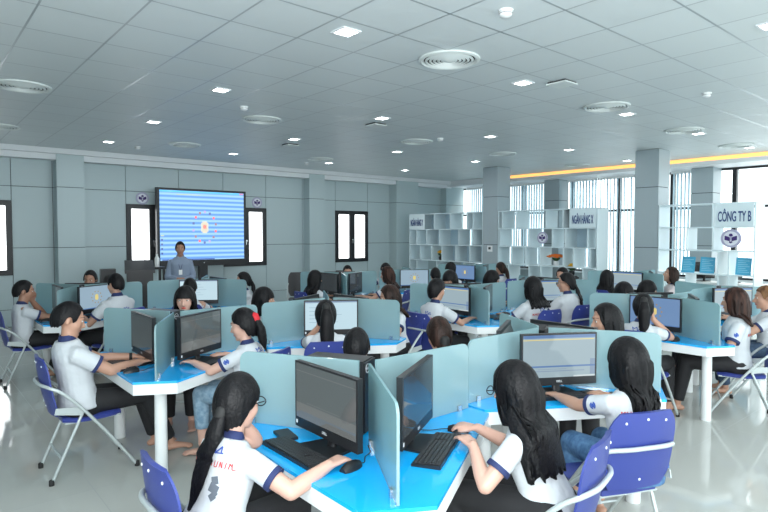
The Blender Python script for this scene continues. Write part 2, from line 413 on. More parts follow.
def speaker():
    r = thing('ceiling_speaker', '', 'speaker', (0, 0, H))
    b = bmesh.new(); box(b, -.11, .11, -.11, .11, -.02, 0); fin('recess', b, M['dark_gap'], r)
    b = bmesh.new(); box(b, -.12, .12, -.12, .12, -.03, -.018); fin('cover', b, M['diffuser'], r, bev=.004); return r
K1 = speaker()
for i, (x, y, lb) in enumerate(((5.57, 3.58, 'square ceiling plate with a dark edge beside the right downlight'), (5.54, 6.75, 'square ceiling plate with a dark edge beside the central downlight'), (5.58, 9.3, 'square ceiling plate with a dark edge beside the far downlight above the screen'))):
    if i == 0: K1.location = (x, y, H); K1['label'] = lb; K1['group'] = 'square ceiling plates'
    else: dup(K1, (x, y, H), 0, lb, 'square ceiling plates')

# ------------------------------------------------------------------ big screen and what hangs on the back wall
r = thing('projection_screen', 'large lit wall screen showing blue striped desktop on a black post', 'screen', (5.32, 12.72, 0))
b = bmesh.new(); box(b, -1.05, 1.05, -.04, .06, 1.06, 2.80); fin('frame', b, M['black'], r, bev=.01)
sm = bpy.data.materials.new('led_wall_picture'); sm.use_nodes = True; nt = sm.node_tree; bb = nt.nodes['Principled BSDF']
tc = nt.nodes.new('ShaderNodeTexCoord'); sx = nt.nodes.new('ShaderNodeSeparateXYZ'); nt.links.new(tc.outputs['Object'], sx.inputs[0])
m1 = nt.nodes.new('ShaderNodeMath'); m1.operation = 'MULTIPLY'; m1.inputs[1].default_value = 2 * PI / .098; nt.links.new(sx.outputs[2], m1.inputs[0])
m2 = nt.nodes.new('ShaderNodeMath'); m2.operation = 'SINE'; nt.links.new(m1.outputs[0], m2.inputs[0])
m3 = nt.nodes.new('ShaderNodeMapRange'); m3.inputs[1].default_value = -.9; m3.inputs[2].default_value = .9; nt.links.new(m2.outputs[0], m3.inputs[0])
cr = nt.nodes.new('ShaderNodeValToRGB'); cr.color_ramp.elements[0].color = (.09, .24, .62, 1); cr.color_ramp.elements[1].color = (.27, .48, .68, 1); nt.links.new(m3.outputs[0], cr.inputs[0])
nt.links.new(cr.outputs[0], bb.inputs['Emission Color']); bb.inputs['Emission Strength'].default_value = 1.0; bb.inputs['Base Color'].default_value = (.02, .02, .02, 1)
b = bmesh.new(); box(b, -.99, .99, -.046, -.04, 1.20, 2.75); p = fin('display', b, sm, r)
def dots(items, y, mats):
    bq = bmesh.new()
    for x, z, w, h, mi in items: box(bq, x - w / 2, x + w / 2, y - .002, y, z - h / 2, z + h / 2, mi=mi)
    return fin('desktop_icons', bq, mats, p)
it = [(0, 2.73, 1.98, .035, 3), (.93, 2.73, .10, .03, 4), (-.35, 2.665, .55, .015, 5)]
for k in range(14):
    a = 2 * PI * k / 14 + .2; it.append((.02 + .27 * math.cos(a), 1.94 + .35 * math.sin(a), .05, .055, (6, 4, 0, 2)[k % 4]))
it += [(.02, 1.94, .17, .20, 1), (.02, 1.94, .11, .27, 1), (.02, 1.95, .08, .09, 4), (-.94, 1.75, .07, .02, 5)] + [(-.95, 1.66 - k * .1, .04, .045, 0) for k in range(4)] + [(-.35, 1.215, 1.2, .025, 0)]
IC = [screen_mat('icon_' + n, c, 1.0) for n, c in (('navy', (.06, .10, .30)), ('cream', (.52, .48, .38)), ('violet', (.35, .28, .8)), ('cyan', (.10, .45, .85)), ('red', (.75, .10, .12)), ('olive', (.45, .50, .25)), ('brown', (.25, .14, .18)))]
dots(it, -.0465, IC)
b = bmesh.new(); box(b, -.10, .10, .0, .08, .02, 1.07); fin('post', b, M['black'], r)
b = bmesh.new(); box(b, -.5, .5, -.16, .24, 0, .04); fin('base', b, M['black'], r, bev=.01)
b = bmesh.new(); lathe(b, [(0, 0), (.012, 0), (.012, .004), (0, .004)], 16, T(.0, -.04, 1.13) @ Matrix.Rotation(R(90), 4, 'X')); fin('logo', b, M['dell'], r)

def emblem(loc, rz, rad, label):
    r = thing('wall_emblem', label, 'emblem', loc, rz, 'round purple emblems')
    X90 = Matrix.Rotation(R(90), 4, 'X')
    b = bmesh.new(); lathe(b, [(0, 0), (rad, 0), (rad, .015), (0, .015)], 40, X90); fin('disc', b, M['lilac'], r)
    b = bmesh.new(); lathe(b, [(0, .015), (rad * .76, .015), (rad * .76, .019), (0, .019)], 40, X90); fin('field', b, M['emblem_white'], r)
    b = bmesh.new(); q = rad
    def flat(poly): loft(b, [[V((x * q, -.019, z * q)) for x, z in poly], [V((x * q, -.024, z * q)) for x, z in poly]])
    flat([(-.60, -.16), (-.08, -.30), (-.08, .14), (-.60, .30)]); flat([(.08, -.30), (.60, -.16), (.60, .30), (.08, .14)])
    flat([(-.20, .26), (0, .20), (.20, .26), (.16, .46), (0, .54), (-.16, .46)]); flat([(0, -.54), (.18, -.42), (.12, -.30), (0, -.34), (-.12, -.30), (-.18, -.42)])
    fin('mark', b, M['purple'], r)
    b = bmesh.new()
    flat2 = [(-.16, .10), (.16, .10), (.16, .17), (-.16, .17)]
    for poly in (flat2, [(-.04, -.2), (.04, -.2), (.04, .1), (-.04, .1)]):
        loft(b, [[V((x * q, -.019, z * q)) for x, z in poly], [V((x * q, -.026, z * q)) for x, z in poly]])
    fin('letter', b, M['lilac'], r)
    return r
emblem((4.07, WY - .0, 2.565), 0, .135, 'round purple emblem on the back wall left of the wall screen')
emblem((6.83, WY - .0, 2.565), 0, .135, 'round purple emblem on the back wall right of the wall screen')

# ------------------------------------------------------------------ shelving partitions
def display_shelf(label, X, y0, y1, depth, zt, rowh, rows, back=(), t=.02):
    r = thing('display_shelf', label, 'shelf', (X, (y0 + y1) / 2, 0)); yc = (y0 + y1) / 2
    for y in (y0, y1 - t):
        b = bmesh.new(); box(b, 0, depth, y - yc, y - yc + t, 0, zt); fin('side_panel', b, M['shelf'], r)
    zl = [zt - t]
    for k in range(len(rows)): zl.append(zt - t - (k + 1) * rowh)
    while zl[-1] > .45: zl.append(zl[-1] - rowh)
    for z in zl:
        if z < .02: continue
        b = bmesh.new(); box(b, 0, depth, y0 - yc + t, y1 - yc - t, z, z + t); fin('shelf_board', b, M['shelf'], r)
    for k, row in enumerate(rows):
        for y in row:
            if y0 + .05 < y < y1 - .05:
                b = bmesh.new(); box(b, .0, depth, y - yc - t / 2, y - yc + t / 2, zl[k + 1] + t, zl[k]); fin('divider', b, M['shelf'], r)
    for k, a, c in back:
        b = bmesh.new(); box(b, depth - .012, depth, a - yc, c - yc, zl[k + 1] + t, zl[k]); fin('back_panel', b, M['shelf_back'], r)
    return zl
s2 = display_shelf('tall white staggered cube shelf right of the far column', 11.27, 6.35, 8.99, .46, 2.35, .43,
    [[8.43, 7.62, 7.18, 8.86], [8.93, 8.07, 7.45, 7.10, 6.58], [8.56, 8.16, 7.77, 7.16, 6.91, 6.51], [8.66, 8.07, 7.74, 7.19, 6.68], [8.3, 7.6, 7.0]],
    [(0, 6.37, 7.18), (1, 6.59, 7.10)])
s1 = display_shelf('tall white staggered cube shelf against the back wall, left of the far column', 11.27, 9.47, 12.2, .46, 2.35, .43,
    [[11.75, 11.2, 10.6, 10.0, 9.8], [11.9, 11.5, 11.0, 10.3, 9.8], [11.75, 11.3, 10.9, 10.4, 9.9], [11.9, 11.1, 10.6, 10.1], [11.3, 10.5]],
    [(0, 10.6, 12.18), (1, 10.6, 11.5), (2, 9.5, 10.9), (1, 9.5, 10.1), (3, 10.4, 11.1)])
s3 = display_shelf('white see-through cube shelf right of the near column', 11.30, 3.43, 5.09, .46, 2.35, .43,
    [[4.12], [4.56, 4.10], [4.01, 3.84], [4.56, 4.01, 3.84], [4.3]], [])
def sign(body, X, yl, yr, zc, h, label, tw):
    r = thing('shop_sign', label, 'sign', (X - .012, (yl + yr) / 2, zc), -PI / 2, 'lettered shelf signs')
    b = bmesh.new(); w = yl - yr; box(b, -w / 2, w / 2, -.012, .0, -h / 2, h / 2); fin('board', b, M['shelf'], r)
    me = text_mesh(body, h * .62, .004, .003); xs = [v.co.x for v in me.vertices]; k = tw / (max(xs) - min(xs))
    ys = [v.co.y for v in me.vertices]; yc = (max(ys) + min(ys)) / 2; me.transform(Matrix.Diagonal((k, 1, 1, 1)) @ T(0, -yc, 0))
    me.transform(T(0, -.016, 0) @ Matrix.Rotation(R(90), 4, 'X')); link('lettering', me, M['text_blue'], r)
sign('NGÂN HÀNG X', 11.27, 7.0, 6.37, s2[0] - .205, .41, 'white sign board with blue lettering on the middle shelf, between the columns', .50)
sign('CÔNG TY B', 11.30, 4.06, 3.45, s3[0] - .205, .41, 'largest white sign board with blue lettering, on the right shelf', .53)
sign('NGÂN HÀNG Y', 11.27, 12.18, 11.55, s1[0] - .205, .41, 'white sign board with blue lettering on the back corner shelf', .50)
def card(X, y, z, w, h, tilt, label, line=True):
    r = thing('information_sheet', label, 'document', (X, y, z), -PI / 2, 'blue sheets on the right shelf')
    mx = Matrix.Rotation(R(-10), 4, 'X') @ Matrix.Rotation(R(tilt), 4, 'Z')
    b = bmesh.new(); box(b, -w / 2, w / 2, -.003, .003, 0, h, mx); fin('sheet', b, M['poster'], r)
    if line:
        b = bmesh.new()
        for k in range(7): box(b, -w * .38, w * (.38 - .12 * (k % 3)), -.005, -.0031, h * (.15 + .11 * k), h * (.15 + .11 * k) + .008, mx)
        fin('print', b, M['poster_line'], r)
    b = bmesh.new(); box(b, -w * .3, w * .3, .02, .10, 0, .006); fin('stand', b, M['white'], r)
card(11.38, 4.56, s3[3] + .022, .24, .30, 0, 'blue printed sheet standing leftmost on the right shelf')
card(11.42, 4.24, s3[3] + .022, .24, .30, 12, 'blue printed sheet standing second from left on the right shelf')
card(11.38, 3.63, s3[3] + .022, .24, .31, 8, 'blue sheet standing rightmost on the right shelf, below the round emblem')
emblem((11.26, 7.69, s2[1] - .2), -PI / 2, .135, 'round purple emblem in a cubby of the middle shelf')
emblem((11.29, 3.80, s3[1] - .19), -PI / 2, .165, 'round purple emblem hanging below the lettered sign on the right shelf')
def flowers(x, y, z, col, n, spread, label, pot):
    r = thing('flower_pot', label, 'flowers', (x, y, z), 0)
    b = bmesh.new(); lathe(b, [(0, 0), (.05, 0), (.065, .06), (.06, .11), (0, .11)], 20); fin('pot', b, pot, r, True, angle=40)
    b = bmesh.new()
    for k in range(14):
        a = k * 2.4; mx = T(0, 0, .11) @ Matrix.Rotation(a, 4, 'Z') @ Matrix.Rotation(R(50), 4, 'Y'); ell(b, (0, 0, .06), (.02, .008, .06), mx, 8, 6)
    fin('leaves', b, M['leaf'], r, True)
    b = bmesh.new()
    for k in range(n):
        a = k * 2.4; q = spread * math.sqrt(k / n); mx = T(q * math.cos(a), q * math.sin(a), .20 + .06 * (1 - k / n))
        for j in range(5): ell(b, (.02 * math.cos(j * 1.256), .02 * math.sin(j * 1.256), 0), (.02, .02, .015), mx, 8, 5)
    fin('blossoms', b, col, r, True)
flowers(11.40, 7.42, s2[3] + .021, M['flower_o'], 34, .20, 'wide bunch of orange flowers in a white pot on the middle shelf', M['white'])
flowers(11.45, 7.05, s2[4] + .25, M['flower_y'], 9, .06, 'small pot of yellow flowers on black trays at the lower middle shelf', M['black'])
flowers(11.45, 11.1, s1[3] + .021, M['flower_y'], 14, .09, 'yellow flowers in a black pot on the back corner shelf', M['black'])
b = bmesh.new()
for k in range(3): box(b, -.13 - .01 * k, .13, -.10, .10, .075 * k, .075 * k + .05); box(b, -.1, .1, -.08, .08, .075 * k + .05, .075 * (k + 1))
o = fin('tray_stack', b, M['black'], bev=.004); o.location = (11.45, 7.05, s2[4] + .0205); tag(o, 'stack of black trays under the small yellow flowers', 'tray')
r = thing('wall_plate', 'small white control plate with a dark button on the far column', 'switch', (11.26, 9.22, 1.42), -PI / 2)
b = bmesh.new(); box(b, -.075, .075, -.02, 0, -.075, .075); fin('plate', b, M['white'], r, bev=.005)
b = bmesh.new(); box(b, -.035, .035, -.026, -.02, -.02, .04); fin('button', b, M['black'], r)

# ------------------------------------------------------------------ workstation desks (three-armed, 120 degrees)
AL, HW, PT, PB = .785, .15, 1.145, .752
def pol(a, r): return V((r * math.cos(R(a)), r * math.sin(R(a)), 0))
def make_desk(dirs):
    r = thing('workstation_desk', '', 'desk')
    poly = []
    for a in dirs:
        u = pol(a, 1); n = V((-u.y, u.x, 0))
        for s in (-1, 1): q = u * AL + n * (s * HW); poly.append((q.x, q.y))
    b = bmesh.new(); prism(b, poly, .733, .75); fin('tabletop', b, M['blue_top'], r, bev=.003)
    b = bmesh.new(); prism(b, [(x * .995, y * .995) for x, y in poly], .655, .733); fin('apron', b, M['white'], r, bev=.004)
    for a in dirs:
        q = pol(a, .61); b = bmesh.new(); lathe(b, [(0, 0), (.046, 0), (.043, .66), (0, .66)], 20, T(q.x, q.y, 0)); fin('leg', b, M['white'], r, True, angle=40)
        mx = Matrix.Rotation(R(a), 4, 'Z')
        out = [(.05, PB), (.765, PB), (.765, PT - .05)] + [(.715 + .05 * math.cos(R(t)), PT - .05 + .05 * math.sin(R(t))) for t in (20, 45, 70, 90)] + [(.05, PT)]
        b = bmesh.new(); loft(b, [[mx @ V((x, y, z)) for x, z in out] for y in (-.006, .006)]); p = fin('glass_panel', b, M['glass'], r, bev=.0015, seg=1)
        for d in (.14, .68):
            b = bmesh.new(); box(b, d - .016, d + .016, -.018, .018, .7505, .785, mx); fin('clip', b, M['steel'], p, bev=.003)
    return r
DA, DB = make_desk((0, 120, 240)), make_desk((60, 180, 300))
def make_tower():
    r = thing('computer_tower', '', 'computer')
    b = bmesh.new(); box(b, .0, .34, .0, .155, .0, .385); fin('case', b, M['black_plastic'], r, bev=.006)
    b = bmesh.new(); box(b, -.012, 0, .004, .151, .01, .378); f = fin('front_bezel', b, M['black_plastic'], r, bev=.004)
    mx = T(-.012, .118, .345) @ Matrix.Rotation(R(-90), 4, 'Y')
    b = bmesh.new(); n = 28; rings = [[mx @ V((q * math.cos(2 * PI * j / n), q * math.sin(2 * PI * j / n), z)) for j in range(n)] for q, z in ((.025, 0), (.025, .002), (.021, .002), (.021, 0))]
    loft(b, rings + [rings[0]], caps=False); fin('logo_ring', b, M['dell'], f)
    me = text_mesh('DELL', .016, .0005, .0006); me.transform(T(-.0135, .118, .345) @ Matrix.Rotation(R(-90), 4, 'Z') @ Matrix.Rotation(R(90), 4, 'X')); link('logo_lettering', me, M['dell'], f)
    b = bmesh.new(); box(b, -.014, -.012, .06, .10, .22, .235); fin('disc_drive', b, M['steel'], f)
    return r
TW = make_tower()
hubs = dict(A1=(1.82, 2.28, 'nearest the camera at the bottom centre'), B1=(3.42, 2.34, 'of the girl in jeans at the lower right'), A2=(6.21, 2.70, 'at the right with its white leg in plain view'),
            B2=(7.81, 2.78, 'at the far right edge behind the brown haired girl'), A3=(1.75, 4.80, 'of the young man at the middle left'), B3=(3.35, 4.84, 'of the girl with the long ponytail in mid room'),
            A4=(5.50, 4.86, 'right of centre with an empty arm and white leg'), B4=(7.10, 4.88, 'of the girl with glasses right of centre'), A5=(9.70, 4.76, 'in front of the gap between the two columns'),
            A6=(1.75, 8.10, 'at the far left before the wall'), B6=(3.35, 8.10, 'in front of the standing man and screen'), A7=(5.65, 7.80, 'under the double window with two dark monitors'),
            B7=(7.25, 7.80, 'left of the back corner shelf'), A8=(9.2, 7.97, 'at the far column foot with a bright blue monitor'))
towers = {'A1', 'B1', 'A3', 'B3', 'A2', 'B2', 'B4', 'A4', 'A6'}
first = {}
for k, (x, y, d) in hubs.items():
    pr = DA if k[0] == 'A' else DB; lb = 'blue three-armed desk ' + d
    if k[0] not in first: first[k[0]] = 1; pr.location = (x, y, 0); pr['label'] = lb; pr['group'] = 'three-armed workstation desks'
    else: dup(pr, (x, y, 0), 0, lb, 'three-armed workstation desks')
tn = 0
for k in ('A1', 'B1', 'A3', 'B3', 'A2', 'B2', 'A4', 'B4', 'A6'):
    x, y, d = hubs[k]; a = 120 if k[0] == 'A' else -60
    u = pol(a, 1); n = pol(30, 1); lb = 'black computer tower at the hub of the desk ' + dict(A1='nearest the camera', B1='of the girl in jeans', A3='of the young man at left', B3='with the longest ponytail girl', A2='with the bare white leg at right', B2='at the far right edge', A4='of the typing student right of centre', B4='of the girl with glasses', A6='at the far left')[k]
    base = V((x, y, .7505)) + u * .035 + n * (.012 if a == 120 else .167)
    if a == -60: base = V((x, y, .7505)) + u * .035 + n * .012
    # local +y must point to wedge side n: for a=120, left of u is 210 -> mirror by turning the case about
    rz = R(a)
    if a == 120: base = base + n * .155
    if tn == 0: TW.location = base; TW.rotation_euler = (0, 0, rz); TW['label'] = lb; TW['group'] = 'computer towers at the desk hubs'
    else: dup(TW, base, rz, lb, 'computer towers at the desk hubs')
    tn += 1

# ------------------------------------------------------------------ computers
def make_monitor(kind):
    r = thing('computer_monitor', '', 'monitor')
    # local: screen faces +x, width along y, base on z=0
    b = bmesh.new(); box(b, -.018, .012, -.265, .265, .055, .395); fin('housing', b, M['black_plastic'], r, bev=.006)
    b = bmesh.new(); loft(b, [[V((-.018, y, z)) for y, z in ((-.24, .08), (.24, .08), (.24, .37), (-.24, .37))], [V((-.05, y, z)) for y, z in ((-.16, .12), (.16, .12), (.16, .33), (-.16, .33))]]); fin('rear_cover', b, M['black_plastic'], r)
    b = bmesh.new(); z0, z1, w = .107, .385, .253
    def q(y0, y1, a, c, mi, d=0): box(b, .012, .0128 + d, w * y0, w * y1, z0 + (z1 - z0) * a, z0 + (z1 - z0) * c, mi=mi)
    base = {'sheet': 'grey', 'page': 'page', 'desk': 'desk', 'blue': 'desk2', 'dark': 'dark', 'dim': 'dim', 'split': 'sky'}[kind]
    mats = [S[base], S['bar'], S['gold'], S['rule'], S['whitebar'], S['dot'], S['dark'], S['faint']]
    q(-1, 1, 0, 1, 0)
    if kind == 'sheet':
        q(-1, 1, .93, 1, 1, .0004); q(-1, .97, .88, .90, 2, .0003); q(-1, 1, .24, .28, 1, .0004); q(.86, 1, .05, .42, 3, .0003)
        q(-.8, .7, .14, .16, 3, .0003); q(.4, 1, .0, .035, 4, .0004); q(-.6, .2, .19, .20, 3, .0003)
    elif kind == 'page':
        q(-1, 1, .95, 1, 3, .0003)
        for k in range(5): q(-.85, .1 + .15 * (k % 3), .78 - .13 * k, .79 - .13 * k, 3, .0003)
    elif kind in ('desk', 'blue'):
        for k in range(10):
            a = k * .628; yy = .30 * math.cos(a); zz = .5 + .26 * math.sin(a); q(yy - .03, yy + .03, zz - .025, zz + .025, 5, .0003)
        q(-.1, .1, .40, .60, 2, .0004); q(-.06, .06, .37, .63, 2, .0004); q(-1, 1, .0, .04, 1, .0003)
    elif kind == 'dark':
        q(-1, 1, .86, .875, 7, .0003); q(-1, 1, .0, .28, 7, .0003); q(-.6, .5, .31, .32, 7, .0003)
    scr = fin('screen', b, mats, r)
    b = bmesh.new(); tube(b, [(-.03, 0, .01), (-.055, 0, .12), (-.045, 0, .2)], [.03, .028, .025], 10, flat=.5); fin('stand_neck', b, M['black_plastic'], r, True)
    b = bmesh.new(); prism(b, [(-.10, -.10), (.07, -.13), (.085, -.11), (.085, .11), (.07, .13), (-.10, .10)], 0, .011); fin('foot', b, M['black_plastic'], r, bev=.003)
    me = text_mesh('DELL', .018, .0004, .0006); me.transform(T(.0126, 0, .08) @ Matrix.Rotation(R(90), 4, 'Z') @ Matrix.Rotation(R(90), 4, 'X')); link('logo', me, M['dell'], r)
    b = bmesh.new(); box(b, .012, .0132, -.255, -.243, .072, .09); fin('sticker', b, M['white'], r)
    return r
MON = {}
def monitor(kind, loc, rz, label):
    if kind not in MON:
        o = MON[kind] = make_monitor(kind); o.location = loc; o.rotation_euler = (0, 0, rz); o['label'] = label; o['group'] = 'desk monitors'; return o
    return dup(MON[kind], loc, rz, label, 'desk monitors')
def make_keyboard():
    r = thing('keyboard', '', 'keyboard'); b = bmesh.new()
    loft(b, [[V((x, y, z)) for x, z in ((-.068, 0), (.068, 0), (.068, .018), (-.068, .010))] for y in (-.22, .22)]); fin('body', b, M['black_plastic'], r, bev=.003)
    b = bmesh.new()
    for row in range(6):
        x = .053 - row * .0205; zb = .014 + .0588 * (x + .0) + .002
        y = -.208
        cols = 21
        for c in range(cols):
            w = .0196
            if row == 5 and 5 <= c <= 10:
                if c == 5: box(b, x - .008, x + .008, y + w * 5 + .001, y + w * 11 - .001, zb - .002, zb + .006)
                continue
            if c in (15, 18) and row in (2, 3, 4) and c == 15: continue
            box(b, x - .008, x + .008, y + w * c + .0012, y + w * (c + 1) - .0012, zb - .002, zb + .006)
    fin('keys', b, M['key'], r); return r
KB = make_keyboard(); kbn = [0]
def keyboard(loc, rz, label):
    if not kbn[0]: kbn[0] = 1; KB.location = loc; KB.rotation_euler = (0, 0, rz); KB['label'] = label; KB['group'] = 'keyboards'; return KB
    return dup(KB, loc, rz, label, 'keyboards')
def make_mouse():
    r = thing('computer_mouse', '', 'mouse'); b = bmesh.new()
    rings = []
    for k in range(9):
        t = k / 8; x = -.055 + .11 * t; w = .032 * math.sin(PI * (.12 + .76 * t)) ** .5; h = .036 * math.sin(PI * (.10 + .70 * t)) ** .7
        rings.append([V((x, w * math.cos(2 * PI * j / 12), .001 + max(0, h * math.sin(2 * PI * j / 12)) if math.sin(2 * PI * j / 12) > 0 else .001)) for j in range(12)])
    loft(b, rings); fin('body', b, M['black_plastic'], r, True, angle=50)
    b = bmesh.new(); lathe(b, [(0, -.004), (.009, -.004), (.009, .004), (0, .004)], 14, T(.028, 0, .026) @ Matrix.Rotation(R(90), 4, 'X')); fin('wheel', b, M['rubber'], r)
    b = bmesh.new(); tube(b, curve_pts([(.05, 0, .010), (.09, .0, .004), (.14, .04, .004), (.20, .06, .004), (.25, .12, .006)], 5), .0022, 6); fin('cable', b, M['rubber'], r, True)
    return r
MS = make_mouse(); msn = [0]
def mouse(loc, rz, label):
    if not msn[0]: msn[0] = 1; MS.location = loc; MS.rotation_euler = (0, 0, rz); MS['label'] = label; MS['group'] = 'computer mice'; return MS
    return dup(MS, loc, rz, label, 'computer mice')

# ------------------------------------------------------------------ folding chairs
def make_chair(black=False):
    vin = M['chair_black'] if black else M['chair_blue']
    r = thing('folding_chair', '', 'chair')
    # local: sitter faces +x
    b = bmesh.new()
    rings = []
    for k in range(11):
        x = -.19 + .40 * k / 10; w = .205 if 1 < k < 9 else (.19 if k in (1, 9) else .165); z = .445 - .012 * math.sin(PI * k / 10) + (.0 if k < 9 else -.006 * (k - 8))
        rings.append([V((x, -w, z - .018)), V((x, -w - .006, z)), V((x, -w * .97, z + .012)), V((x, 0, z + .006)), V((x, w * .97, z + .012)), V((x, w + .006, z)), V((x, w, z - .018)), V((x, 0, z - .022))])
    loft(b, rings); fin('seat', b, vin, r, True, angle=50)
    b = bmesh.new(); box(b, -.18, .20, -.19, .19, .412, .424); fin('seat_pan', b, M['tube'], r, bev=.004)
    b = bmesh.new(); rings = []
    for k in range(13):
        t = k / 12; z = .475 + .42 * t; xb = -.215 - .075 * t - .012 * math.sin(PI * t)
        w = .205 * (min(1, .78 + .3 * math.sin(PI * min(1, t * 3) / 2)) if t < .33 else (1.0 if t < .72 else 1 - .26 * ((t - .72) / .28) ** 2.2))
        ring = []
        for j in range(9): yy = -w + 2 * w * j / 8; ring.append(V((xb - .034 * (1 - (yy / .21) ** 2), yy, z)))
        for j in range(9): yy = w - 2 * w * j / 8; ring.append(V((xb - .034 * (1 - (yy / .21) ** 2) + (.024 if 0 < j < 8 else .010), yy, z)))
        rings.append(ring)
    loft(b, rings); bk = fin('backrest', b, vin, r, True, angle=55)
    for yy, zz in ((-.12, .845), (.0, .86), (.12, .845), (0, .53)):
        t = (zz - .475) / .42; xb = -.215 - .075 * t - .012 * math.sin(PI * t) - .034 * (1 - (yy / .21) ** 2)
        b = bmesh.new(); ell(b, (xb - .001, yy, zz), (.004, .007, .007), None, 10, 6); fin('rivet', b, M['white'], bk, True)
    side = lambda s: [(.30, .225 * s, .02), (.08, .225 * s, .33), (-.10, .225 * s, .555), (-.20, .22 * s, .655), (-.275, .195 * s, .70)]
    pts = side(-1) + [(-.315, -.11, .712), (-.322, 0, .714), (-.315, .11, .712)] + side(1)[::-1]
    b = bmesh.new(); tube(b, curve_pts(pts, 5), .0125, 10); fin('loop_frame', b, M['tube'], r, True)
    for s in (-1, 1):
        b = bmesh.new(); tube(b, [(-.27, .205 * s, .02), (-.06, .208 * s, .50)], .011, 10); fin('rear_leg', b, M['tube'], r, True)
        b = bmesh.new(); loft(b, [[V((x, y, z)) for x, z in ((-.07, .47), (-.06, .53), (-.24, .55), (-.25, .505))] for y in (.212 * s, .218 * s)]); fin('bracket', b, M['tube'], r)
        for nm, (x, y, z) in (('rubber_foot', (.305, .225 * s, .0)), ('rubber_foot', (-.275, .205 * s, .0))):
            b = bmesh.new(); lathe(b, [(0, 0), (.018, 0), (.018, .035), (.014, .04), (0, .04)], 14, T(x, y, z)); fin(nm, b, M['rubber'], r, True, angle=40)
    b = bmesh.new(); tube(b, [(-.205, -.207, .17), (-.205, .207, .17)], .009, 8); fin('crossbar', b, M['tube'], r, True)
    b = bmesh.new(); tube(b, [(.18, -.225, .19), (.18, .225, .19)], .009, 8); fin('crossbar', b, M['tube'], r, True)
    return r
CH = {}
def chair(loc, rz, label, black=False):
    g_ = 'black chairs by the back wall' if black else 'blue folding chairs'
    if black not in CH:
        o = CH[black] = make_chair(black); o.location = loc; o.rotation_euler = (0, 0, rz); o['label'] = label; o['group'] = g_; return o
    return dup(CH[black], loc, rz, label, g_)

# ------------------------------------------------------------------ people
BLOBS = []
def blob(name, bm, m, parent, voxel, it=3):
    bmesh.ops.recalc_face_normals(bm, faces=bm.faces)
    me = bpy.data.meshes.new(name); bm.to_mesh(me); bm.free(); o = link(name, me, m, parent)
    a = o.modifiers.new('r', 'REMESH'); a.mode = 'VOXEL'; a.voxel_size = voxel
    s_ = o.modifiers.new('s', 'SMOOTH'); s_.iterations = it; s_.factor = .5
    BLOBS.append(o); return o
def bake():
    dg = bpy.context.evaluated_depsgraph_get(); dg.update()
    new = [(o, bpy.data.meshes.new_from_object(o.evaluated_get(dg))) for o in BLOBS]
    for o, me in new:
        mats = list(o.data.materials); old = o.data; o.modifiers.clear(); o.data = me; me.name = o.name
        if not len(me.materials):
            for q in mats: me.materials.append(q)
        me.polygons.foreach_set('use_smooth', [True] * len(me.polygons)); bpy.data.meshes.remove(old)
    BLOBS.clear()
def ik(S0, W, l1, l2, pole):
    d = W - S0; L = d.length
    if L > (l1 + l2) * .985: k = L / ((l1 + l2) * .985); k = min(k, 1.12); l1 *= k; l2 *= k
    if L > (l1 + l2) * .99: W = S0 + d.normalized() * (l1 + l2) * .99; d = W - S0; L = d.length
    d.normalize(); a = (l1 * l1 - l2 * l2 + L * L) / (2 * L); h = math.sqrt(max(l1 * l1 - a * a, 1e-6))
    pole = V(pole); p = (pole - d * pole.dot(d)).normalized()
    return S0 + d * a + p * h, W
def hand(bm, W, d, up, ts, curl, spread=1.0, k=1.0):
    d = d.normalized(); up = (up - d * up.dot(d)).normalized(); lat = up.cross(d).normalized()   # lat: to the left when palm is down
    for i, (o, L) in enumerate(((.032, .066), (.011, .074), (-.011, .068), (-.031, .052))):
        o *= ts * k; kn = W + d * (.085 * k) + lat * o
        tube(bm, [W + lat * (o * .45), kn], [.017 * k, .0125 * k], 8, flat=.85)
        p = kn; a = 0; dirv = (d + lat * (.12 * spread * o / .03 * .6)).normalized(); pts = [p]
        for seg, f in ((.45, 1.0), (.32, 1.1), (.23, .8)):
            a += curl * f; v = dirv * math.cos(a) - up * math.sin(a); p = p + v * (L * seg * k); pts.append(p)
        tube(bm, pts, [.0105 * k, .0092 * k, .0085 * k, .007 * k], 8)
    b0 = W + d * .018 * k + lat * (ts * .016 * k)
    tube(bm, [b0, W + d * (.052 * k) + lat * (ts * .044 * k) - up * .008, W + d * (.080 * k) + lat * (ts * .052 * k) - up * .016, W + d * (.100 * k) + lat * (ts * .048 * k) - up * .022], [.016 * k, .0125 * k, .0105 * k, .008 * k], 8)
HAIR = {
 'long':  ([(0, .088), (30, .082), (48, .05), (60, -.02), (66, 'L'), (180, 'L')]),
 'bangs': ([(0, .022), (40, .020), (54, -.01), (62, 'L'), (180, 'L')]),
 'pony':  ([(0, .088), (35, .080), (55, .05), (72, .018), (88, .008), (104, -.03), (120, -.085), (180, -.11)]),
 'short': ([(0, .082), (40, .076), (54, .055), (62, .03), (70, -.012), (78, -.012), (85, .022), (100, .022), (108, -.03), (124, -.058), (180, -.07)]),
 'bob':   ([(0, .06), (40, .05), (58, .0), (66, 'L'), (180, 'L')]),
}
